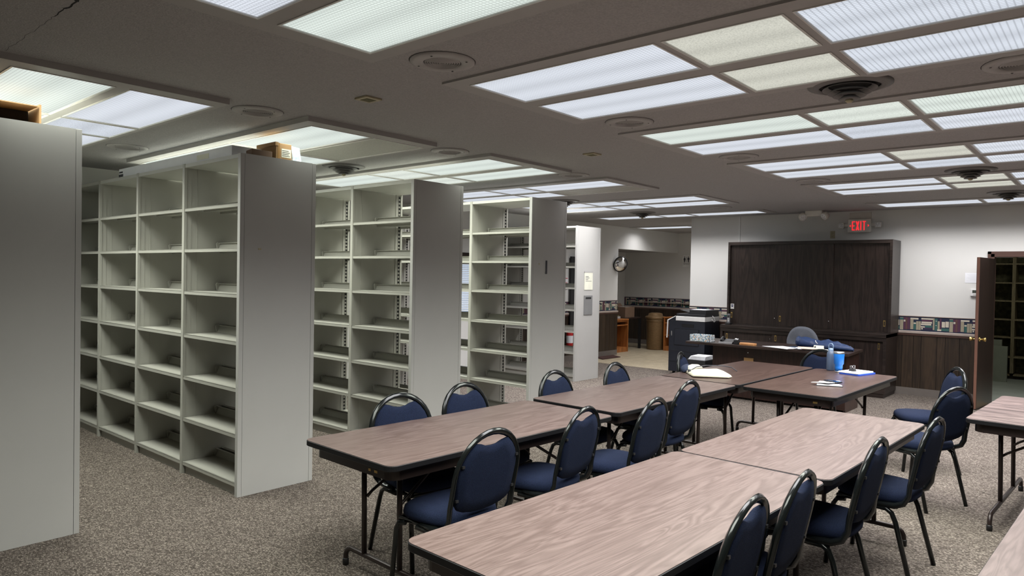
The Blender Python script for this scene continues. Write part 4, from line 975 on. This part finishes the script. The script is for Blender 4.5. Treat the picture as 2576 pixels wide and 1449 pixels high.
box('body', (0, 0, 0), (0.08, 0.06, 0.06), M_['blackplastic'], td, 0.006); MB().lathe([(0.02, 0), (0.02, 0.05)], c=(0.04, 0.005, 0.062), seg=14, axis='y').build('knob', M_['chrome'], td)
wt = thing('wooden_tray', 'small pale wooden block on the desk right of the black phone', 'tray', (9.20, 3.70, 0.7605))
MB().prism([(0.0, 0.0), (0.10, 0.0), (0.12, 0.14), (0.08, 0.22), (0.0, 0.2)], 0, 0.028).build('block', M_['woodbox'], wt, 0.004)
def sheets(name, label, cx, cy, z, n, w_, l_, rot, cols, cat='papers', spread=0.02, parent=None):
    t = thing(name, label, cat, (cx, cy, z))
    for k in range(n):
        a = rot + random.uniform(-0.25, 0.25)*(spread*10); m = MB()
        q = [(-w_/2, -l_/2), (w_/2, -l_/2), (w_/2, l_/2), (-w_/2, l_/2)]
        q = [(x*math.cos(a)-y*math.sin(a)+random.uniform(-1, 1)*spread*2, x*math.sin(a)+y*math.cos(a)+random.uniform(-1, 1)*spread*3) for x, y in q]
        m.prism(q, k*0.004+0.0005, k*0.004+0.003); m.build('sheet', cols[k % len(cols)], t)
    return t
pinkp = mat('peach_paper', (0.72, 0.52, 0.42), 0.8)
sheets('paper_pile', 'spread pile of white and peach papers at the right of the desk', 9.30, 2.98, 0.7605, 6, 0.2, 0.3, 0.2, [M_['paper'], M_['paper'], pinkp], spread=0.03)
sheets('paper_pile', 'loose white sheet lying left of the paper pile on the desk', 9.27, 3.37, 0.7605, 2, 0.2, 0.28, -0.4, [M_['paper']], spread=0.02)
sheets('folder', 'dark blue folder under the jacket on the desk', 9.50, 3.18, 0.7605, 1, 0.22, 0.3, 0.2, [M_['slate']], 'folder')
np_ = thing('name_plate', 'small white name card with a tiny shield mark in front of the jacket', 'name card', (9.16, 2.80, 0.790))
MB().prism([(0, 0), (0.03, 0), (0.018, 0.045)], 0, 0.12, T=lambda p: Vector((p.x, p.z, p.y))).build('card', M_['cream'], np_)
m = MB(); m.prism([(0.0045, 0.008), (0.0035, 0.008), (0.0125, 0.034), (0.0135, 0.034)], 0.092, 0.112, T=lambda p: Vector((p.x, p.z, p.y))); m.build('shield_mark', M_['rule'], np_)
def blob(name, pts, mat_, parent, seg=14, squash=0.55, noise=0.15, seed=3, zmin=None):
    rnd = random.Random(seed); m = MB(); rings = []
    pts = [(Vector(p), rr) for p, rr in pts]
    ph_ = [rnd.uniform(0, 6.28) for _ in range(6)]
    for i, (p, rr) in enumerate(pts):
        a = pts[max(i-1, 0)][0]; c = pts[min(i+1, len(pts)-1)][0]; d = (c-a).normalized(); x = d.cross(Vector((0, 0, 1))).normalized()
        R_ = []
        for k in range(seg):
            t = 2*PI*k/seg; f = 1 + noise*(math.sin(3*t+ph_[0]+i*0.9)*0.5 + math.sin(5*t+ph_[1]+i*1.7)*0.4) + rnd.uniform(-1, 1)*noise*0.3
            q = p + x*rr*f*math.cos(t) + Vector((0, 0, 1))*rr*squash*f*math.sin(t)
            if zmin is not None: q.z = max(q.z, zmin)
            R_.append(q)
        rings.append(R_)
    m.rings(rings); return m.build(name, mat_, parent)
jk = thing('jacket', 'crumpled blue jacket lying folded on the far end of the desk', 'jacket', (9.62, 2.95, 0.7605))
def cloth(name, pts, mat_, parent, nx=40, seg=40, seed=1, amp=0.014, k1=38, k2=21):
    # crumpled fabric roll : smooth tube through pts (x, y, z, half width, half height) with running folds
    rnd = random.Random(seed); a1, a2, a3 = (rnd.uniform(0, 6.28) for _ in range(3)); m = MB(); rings = []
    for i in range(nx+1):
        t = i/nx*(len(pts)-1); a = min(int(t), len(pts)-2); f = t-a; f = f*f*(3-2*f)
        q = [pts[a][k]*(1-f)+pts[a+1][k]*f for k in range(5)]
        R_ = []
        for k in range(seg):
            th = 2*PI*k/seg; s0 = i/nx*3
            w_ = math.sin(k1*0.1*th*3+a1+s0*3) * math.sin(k2*0.3*s0+a2+2.2*math.sin(th*2+a3)) + 0.6*abs(math.sin(s0*4.5+th*1.5+a3))
            rr = 1 + w_*amp/max(q[4], 0.02)
            x = q[0] + math.cos(th)*q[3]*(1+w_*amp*4); z = q[2] + math.sin(th)*q[4]*rr
            R_.append((x, q[1], max(0.001, z)))
        rings.append(R_)
    m.rings(rings); return m.build(name, mat_, parent)
cloth('body', [(0.02, 0.34, 0.07, 0.05, 0.04), (0.02, 0.29, 0.06, 0.12, 0.062), (0.02, 0.15, 0.052, 0.13, 0.055), (0.0, 0.05, 0.045, 0.12, 0.042), (0.0, -0.06, 0.055, 0.13, 0.052), (-0.02, -0.18, 0.045, 0.12, 0.043), (-0.03, -0.28, 0.03, 0.09, 0.03), (-0.03, -0.36, 0.02, 0.04, 0.018)], M_['jacket'], jk, seed=5, amp=0.016)
cloth('sleeve', [(-0.12, 0.06, 0.04, 0.02, 0.02), (-0.12, 0.0, 0.045, 0.045, 0.035), (-0.12, -0.14, 0.045, 0.05, 0.042), (-0.11, -0.26, 0.035, 0.05, 0.034), (-0.09, -0.36, 0.028, 0.04, 0.026), (-0.08, -0.40, 0.02, 0.02, 0.015)], M_['jacket'], jk, 30, 24, 8, 0.010)
cloth('collar', [(-0.09, 0.30, 0.08, 0.02, 0.015), (-0.11, 0.24, 0.075, 0.035, 0.045), (-0.11, 0.12, 0.06, 0.035, 0.04), (-0.10, 0.05, 0.05, 0.02, 0.02)], M_['jacket'], jk, 24, 20, 9, 0.010)
MB().tube([(-0.135, 0.05, 0.11), (-0.145, 0.04, 0.09), (-0.14, 0.02, 0.07)], 0.004).build('cord', M_['white'], jk)

# office chair
oc = thing('office_chair', 'grey upholstered office chair behind the desk', 'chair', (10.32, 3.52, 0), PI)
def orr(sc, off):
    return [(-0.21+off, 0.235*sc*math.cos(a)*(1.0 if math.sin(a) < 0 else 1.0), 0.80 + (0.20*sc*math.sin(a))) for a in [2*PI*k/28 for k in range(28)]]
def orr(sc, off):
    R_ = []
    for k in range(32):
        a = 2*PI*k/32; ca, sa = math.cos(a), math.sin(a); n = 2.6; q = (abs(ca)**n+abs(sa)**n)**(-1/n)
        wy = 0.23 if sa < 0 else 0.23 - 0.05*sa
        R_.append((-0.2+off-0.1*abs(ca)**2*0.3, wy*q*ca*sc, 0.765 + 0.21*q*sa*sc))
    return R_
MB().rings([orr(0.001, 0.03), orr(0.8, 0.03), orr(0.97, 0.012), orr(1.0, -0.01), orr(0.95, -0.03), orr(0.001, -0.04)], caps=False).build('backrest', M_['greyfab'], oc)
def osr(sc, z): return [(0.02+0.23*sc*(abs(math.cos(a))**0.8)*(1 if math.cos(a) > 0 else -1), 0.24*sc*(abs(math.sin(a))**0.8)*(1 if math.sin(a) > 0 else -1), z) for a in [2*PI*(k+.5)/32 for k in range(32)]]
MB().rings([osr(0.9, 0.42), osr(1, 0.435), osr(1, 0.465), osr(0.9, 0.485), osr(0.001, 0.49)], caps=True).build('seat', M_['greyfab'], oc)
MB().tube([(-0.24, 0, 0.7), (-0.25, 0, 0.5), (-0.18, 0, 0.42), (0, 0, 0.41)], 0.018).build('back_bar', M_['blackplastic'], oc)
MB().lathe([(0.03, 0.10), (0.03, 0.25), (0.018, 0.25), (0.018, 0.42)], seg=14).build('column', M_['blackplastic'], oc)
for k in range(5):
    a = 2*PI*k/5 + 0.3
    lg = MB().tube([(0, 0, 0.11), (0.15*math.cos(a), 0.15*math.sin(a), 0.10), (0.29*math.cos(a), 0.29*math.sin(a), 0.075)], [0.03, 0.022, 0.016]).build('leg', M_['blackplastic'], oc)
    MB().lathe([(0.026, -0.02), (0.026, 0.02)], c=(0.29*math.cos(a), 0.29*math.sin(a), 0.027), seg=14, axis='y').build('caster', M_['blackplastic'], lg)

# ------------------------------------------------------------------ things on the tables
TZ = 0.7375
bag = thing('tote_bag', 'flat cream canvas tote bag with a navy band lying on the table', 'bag', (0, 0, TZ))
# outline from the shoulder (left, far) to the pointed corner (right, near)
bo = [(6.21, 3.16), (6.10, 3.07), (5.96, 2.96), (6.06, 2.81), (6.14, 2.69), (6.23, 2.70), (6.34, 2.78), (6.44, 2.87), (6.50, 2.95), (6.41, 3.02), (6.36, 3.09), (6.31, 3.13)]
cxb = sum(a for a, _ in bo)/len(bo); cyb = sum(c for _, c in bo)/len(bo)
def br(sc, z): return [(cxb+(a-cxb)*sc, cyb+(c-cyb)*sc, z + (0.004*math.sin(9*a+4*c) if sc > 0.05 else 0)) for a, c in bo]
MB().rings([br(0.97, 0.0045), br(1.0, 0.009), br(0.94, 0.024), br(0.75, 0.036), br(0.4, 0.042), br(0.001, 0.044)], caps=True).build('body', M_['canvas'], bag)
blob('folded_top', [((6.24, 3.14, 0.022), 0.02), ((6.30, 3.155, 0.034), 0.05), ((6.38, 3.165, 0.038), 0.05), ((6.46, 3.16, 0.034), 0.045), ((6.52, 3.145, 0.022), 0.015)], M_['canvas'], bag, 14, 0.55, 0.1, 4, 0.001)
blob('navy_band', [((6.185, 3.165, 0.02), 0.012), ((6.21, 3.175, 0.030), 0.034), ((6.28, 3.20, 0.036), 0.034), ((6.35, 3.205, 0.038), 0.034), ((6.40, 3.20, 0.036), 0.015)], M_['navy'], bag, 12, 0.9, 0.1, 6, 0.001)
MB().tube([(6.20, 3.10, 0.03), (6.30, 3.09, 0.055), (6.44, 3.06, 0.060), (6.56, 3.04, 0.05), (6.66, 3.00, 0.045), (6.72, 2.92, 0.03), (6.66, 2.84, 0.006)], 0.0045).build('drawstring', M_['rule'], bag)
MB().lathe([(0.013, -0.012), (0.015, 0), (0.013, 0.012)], c=(6.16, 3.095, 0.03), seg=12).build('toggle', M_['rule'], bag)

tb = thing('tumbler', 'bright blue insulated tumbler with a steel rim on the far table', 'tumbler', (7.43, 2.12, TZ))
MB().lathe([(0.001, 0.012), (0.034, 0.012), (0.036, 0.05), (0.037, 0.075), (0.0455, 0.085), (0.050, 0.175), (0.050, 0.185)], seg=32, caps=False).build('body', M_['tumbler'], tb)
MB().lathe([(0.001, 0.0), (0.034, 0.0), (0.0345, 0.012), (0.001, 0.0125)], seg=32, caps=False).build('base_ring', M_['steel'], tb)
MB().lathe([(0.0502, 0.185), (0.0502, 0.202), (0.047, 0.205), (0.001, 0.205)], seg=32, caps=False).build('rim', M_['steel'], tb)
wb = thing('water_bottle', 'slate blue bottle with a loop handle just left of the tumbler', 'bottle', (7.52, 2.225, TZ))
MB().lathe([(0.001, 0), (0.036, 0.0), (0.038, 0.01), (0.038, 0.165), (0.03, 0.19), (0.02, 0.20)], seg=28, caps=False).build('body', M_['slate'], wb)
MB().lathe([(0.024, 0.195), (0.025, 0.225), (0.001, 0.228)], seg=20, caps=False).build('cap', mat('pale_blue_lid', (0.15, 0.22, 0.33), 0.4), wb)
MB().tube([(0, 0.02, 0.215), (0, 0.022, 0.25), (0, 0.01, 0.272), (0, -0.01, 0.272), (0, -0.022, 0.25), (0, -0.02, 0.215)], 0.006).build('loop_handle', mat('pale_blue_lid', (0.15, 0.22, 0.33), 0.4), wb)

nt = thing('clipped_papers', 'white paper block on a bright blue folder held by a bulldog clip', 'papers', (7.42, 1.955, TZ), -0.25)
bfold = mat('bright_blue_folder', (0.03, 0.10, 0.62), 0.5)
box('folder', (-0.13, -0.105, 0.0005), (0.16, 0.10, 0.016), bfold, nt)
box('paper_block', (-0.135, -0.09, 0.0165), (0.15, 0.105, 0.028), M_['paper'], nt)
MB().prism([(-0.02, 0), (0.02, 0), (0.006, 0.022), (-0.006, 0.022)], -0.03, 0.03, T=lambda p: Vector((p.x-0.03, p.z+0.02, 0.028+p.y))).build('clip', M_['blackplastic'], nt)
for s in (-1, 1): MB().tube([(-0.03+s*0.004, 0.0, 0.048), (-0.03+s*0.028, 0.012, 0.082), (-0.03+s*0.028, 0.028, 0.082), (-0.03+s*0.004, 0.04, 0.048)], 0.003, seg=6).build('clip_wire', M_['steel'], nt)
nb = thing('notebook_stack', 'open white envelopes on a slim black and white notebook', 'papers', (6.43, 1.94, TZ), 0.75)
MB().prism([(-0.13, -0.09), (0.10, -0.13), (0.16, -0.02), (-0.05, 0.11)], 0.0005, 0.006).build('notebook_cover', M_['rule'], nb)
MB().prism([(-0.125, -0.085), (0.10, -0.125), (0.15, -0.02), (-0.05, 0.10)], 0.006, 0.014).build('notebook_pages', M_['paper'], nb)
MB().prism([(-0.10, 0.02), (-0.02, -0.10), (0.08, -0.06), (0.02, 0.12)], 0.0142, 0.018, T=lambda p: Vector((p.x, p.y, p.z + 0.10*max(0, 0.05-p.x)))).build('envelope', M_['paper'], nb)
MB().prism([(0.06, -0.17), (0.14, -0.20), (0.17, -0.10), (0.10, -0.06)], 0.0142, 0.017).build('envelope', M_['paper'], nb)
cph = thing('mobile_phone', 'dark phone in a case lying on the envelopes', 'phone', (6.50, 1.90, TZ+0.0225), -0.5)
MB().prism(rrect(0.075, 0.15, 0.01), 0, 0.010).build('case', M_['blackplastic'], cph, 0.002)
MB().prism(rrect(0.066, 0.14, 0.008), 0.010, 0.0108).build('screen', mat('dark_phone_glass', (0.01, 0.015, 0.03), 0.08), cph)

# ------------------------------------------------------------------ alcove and hallway
tc = thing('trash_can', 'tall bronze trash can with a domed lid in the alcove', 'trash can', (14.42, 8.12, 0))
MB().lathe([(0.001, 0.001), (0.185, 0.001), (0.19, 0.02), (0.205, 0.60), (0.212, 0.66), (0.215, 0.72), (0.20, 0.722)], seg=40, caps=False).build('body', M_['bronze'], tc)
MB().lathe([(0.225, 0.70), (0.235, 0.735), (0.235, 0.75), (0.22, 0.765), (0.17, 0.775), (0.155, 0.83), (0.10, 0.845), (0.001, 0.85)], seg=40, caps=False).build('lid', M_['bronze'], tc)
MB().lathe([(0.216, 0.655), (0.222, 0.66), (0.216, 0.668)], seg=40, caps=False).build('rim_band', M_['bronze'], tc)
cd = thing('computer_desk', 'small orange oak computer desk in the alcove by the wall end', 'desk', (12.85, 8.27, 0))
box('desktop', (0, 0, 0.70), (0.66, 0.55, 0.73), M_['oak'], cd, 0.003)
for a in (0, 0.63): box('side_panel', (a, 0.01, 0.0), (a+0.03, 0.54, 0.70), M_['oak'], cd)
box('keyboard_shelf', (0.03, 0.0, 0.585), (0.63, 0.5, 0.605), M_['oak'], cd); box('rail', (0.03, 0.02, 0.665), (0.63, 0.04, 0.70), M_['oak'], cd); box('back_panel', (0.03, 0.52, 0.12), (0.63, 0.535, 0.62), M_['oak'], cd); box('foot_board', (0.03, 0.02, 0.0), (0.63, 0.52, 0.10), M_['oak'], cd)
pr = thing('desktop_clutter', 'small pale device on the oak computer desk', 'device', (13.22, 8.38, 0.7305))
box('body', (0, 0, 0), (0.12, 0.16, 0.05), M_['dropframe'], pr, 0.01); box('top_cover', (0.02, 0.02, 0.05), (0.10, 0.13, 0.07), M_['olive'], pr, 0.006)
ct2 = thing('work_table', 'dark work table along the alcove wall carrying cartons', 'table', (13.62, 8.45, 0))
box('top', (0, 0, 0.70), (0.75, 0.75, 0.73), M_['desktop'], ct2, 0.003)
for a in (0.01, 0.69):
    for c in (0.01, 0.69): box('leg', (a, c, 0), (a+0.05, c+0.05, 0.70), M_['blackplastic'], ct2)
box('skirt', (0.06, 0.6, 0.1), (0.69, 0.62, 0.70), M_['darkvoid'], ct2)
c1 = thing('carton', 'brown moving carton with open flaps on the alcove work table', 'box', (13.72, 8.5, 0.7305))
box('body', (0, 0, 0), (0.40, 0.32, 0.24), M_['carddark'], c1, 0.003)
MB().prism([(0, 0), (0.40, 0), (0.40, 0.01), (0, 0.01)], 0, 0.10, T=lambda p: Vector((p.x, p.y+0.32+0.6*p.z, 0.24+0.7*p.z))).build('flap', M_['carddark'], c1)
box('label', (0.05, 0.02, 0.24), (0.25, 0.2, 0.242), M_['dropframe'], c1)
c2 = thing('file_carton', 'olive carton standing behind the brown carton', 'box', (13.62, 8.95, 0.7305))
box('body', (0, 0, 0), (0.35, 0.30, 0.42), M_['olive'], c2, 0.004); box('lid', (-0.005, -0.005, 0.40), (0.355, 0.305, 0.425), M_['olive'], c2, 0.003)
for k, (x, lab) in enumerate([(13.70, 'left of two yellow bottles on the olive carton'), (13.87, 'right of two yellow bottles on the olive carton, with black pump')]):
    t = thing('spray_bottle', lab, 'bottle', (x, 9.06, 1.156))
    MB().lathe([(0.001, 0), (0.042, 0), (0.045, 0.02), (0.045, 0.09), (0.02, 0.12), (0.016, 0.13)], seg=18, caps=False).build('body', M_['yellow'], t)
    MB().lathe([(0.018, 0.125), (0.018, 0.15), (0.006, 0.152), (0.005, 0.17 if k else 0.155)], seg=12).build('cap', M_['blackplastic'] if k else M_['yellow'], t)
bo_ = thing('oak_bookcase', 'low orange oak bookcase half hidden by the copier', 'bookcase', (14.35, 7.22, 0))
for a in (0, 0.62): box('side_panel', (0, a, 0), (0.30, a+0.03, 0.74), M_['oak'], bo_)
for z in (0.0, 0.34, 0.62, 0.74): box('shelf', (0.0, 0.03, z), (0.29, 0.62, z+(0.10 if z == 0 else 0.02)), M_['oak'], bo_)
box('top', (-0.01, -0.01, 0.74), (0.31, 0.66, 0.765), M_['oak'], bo_); box('back_panel', (0.285, 0.03, 0.1), (0.30, 0.62, 0.74), M_['oak'], bo_)
fm = thing('floor_mat', 'small dark maroon mat on the vinyl floor at the wall base', 'mat', (0, 0, 0.005))
MB().prism([(11.75, 7.78), (12.38, 7.76), (12.55, 8.06), (11.92, 8.06)], 0, 0.010).build('mat', M_['mat'], fm)
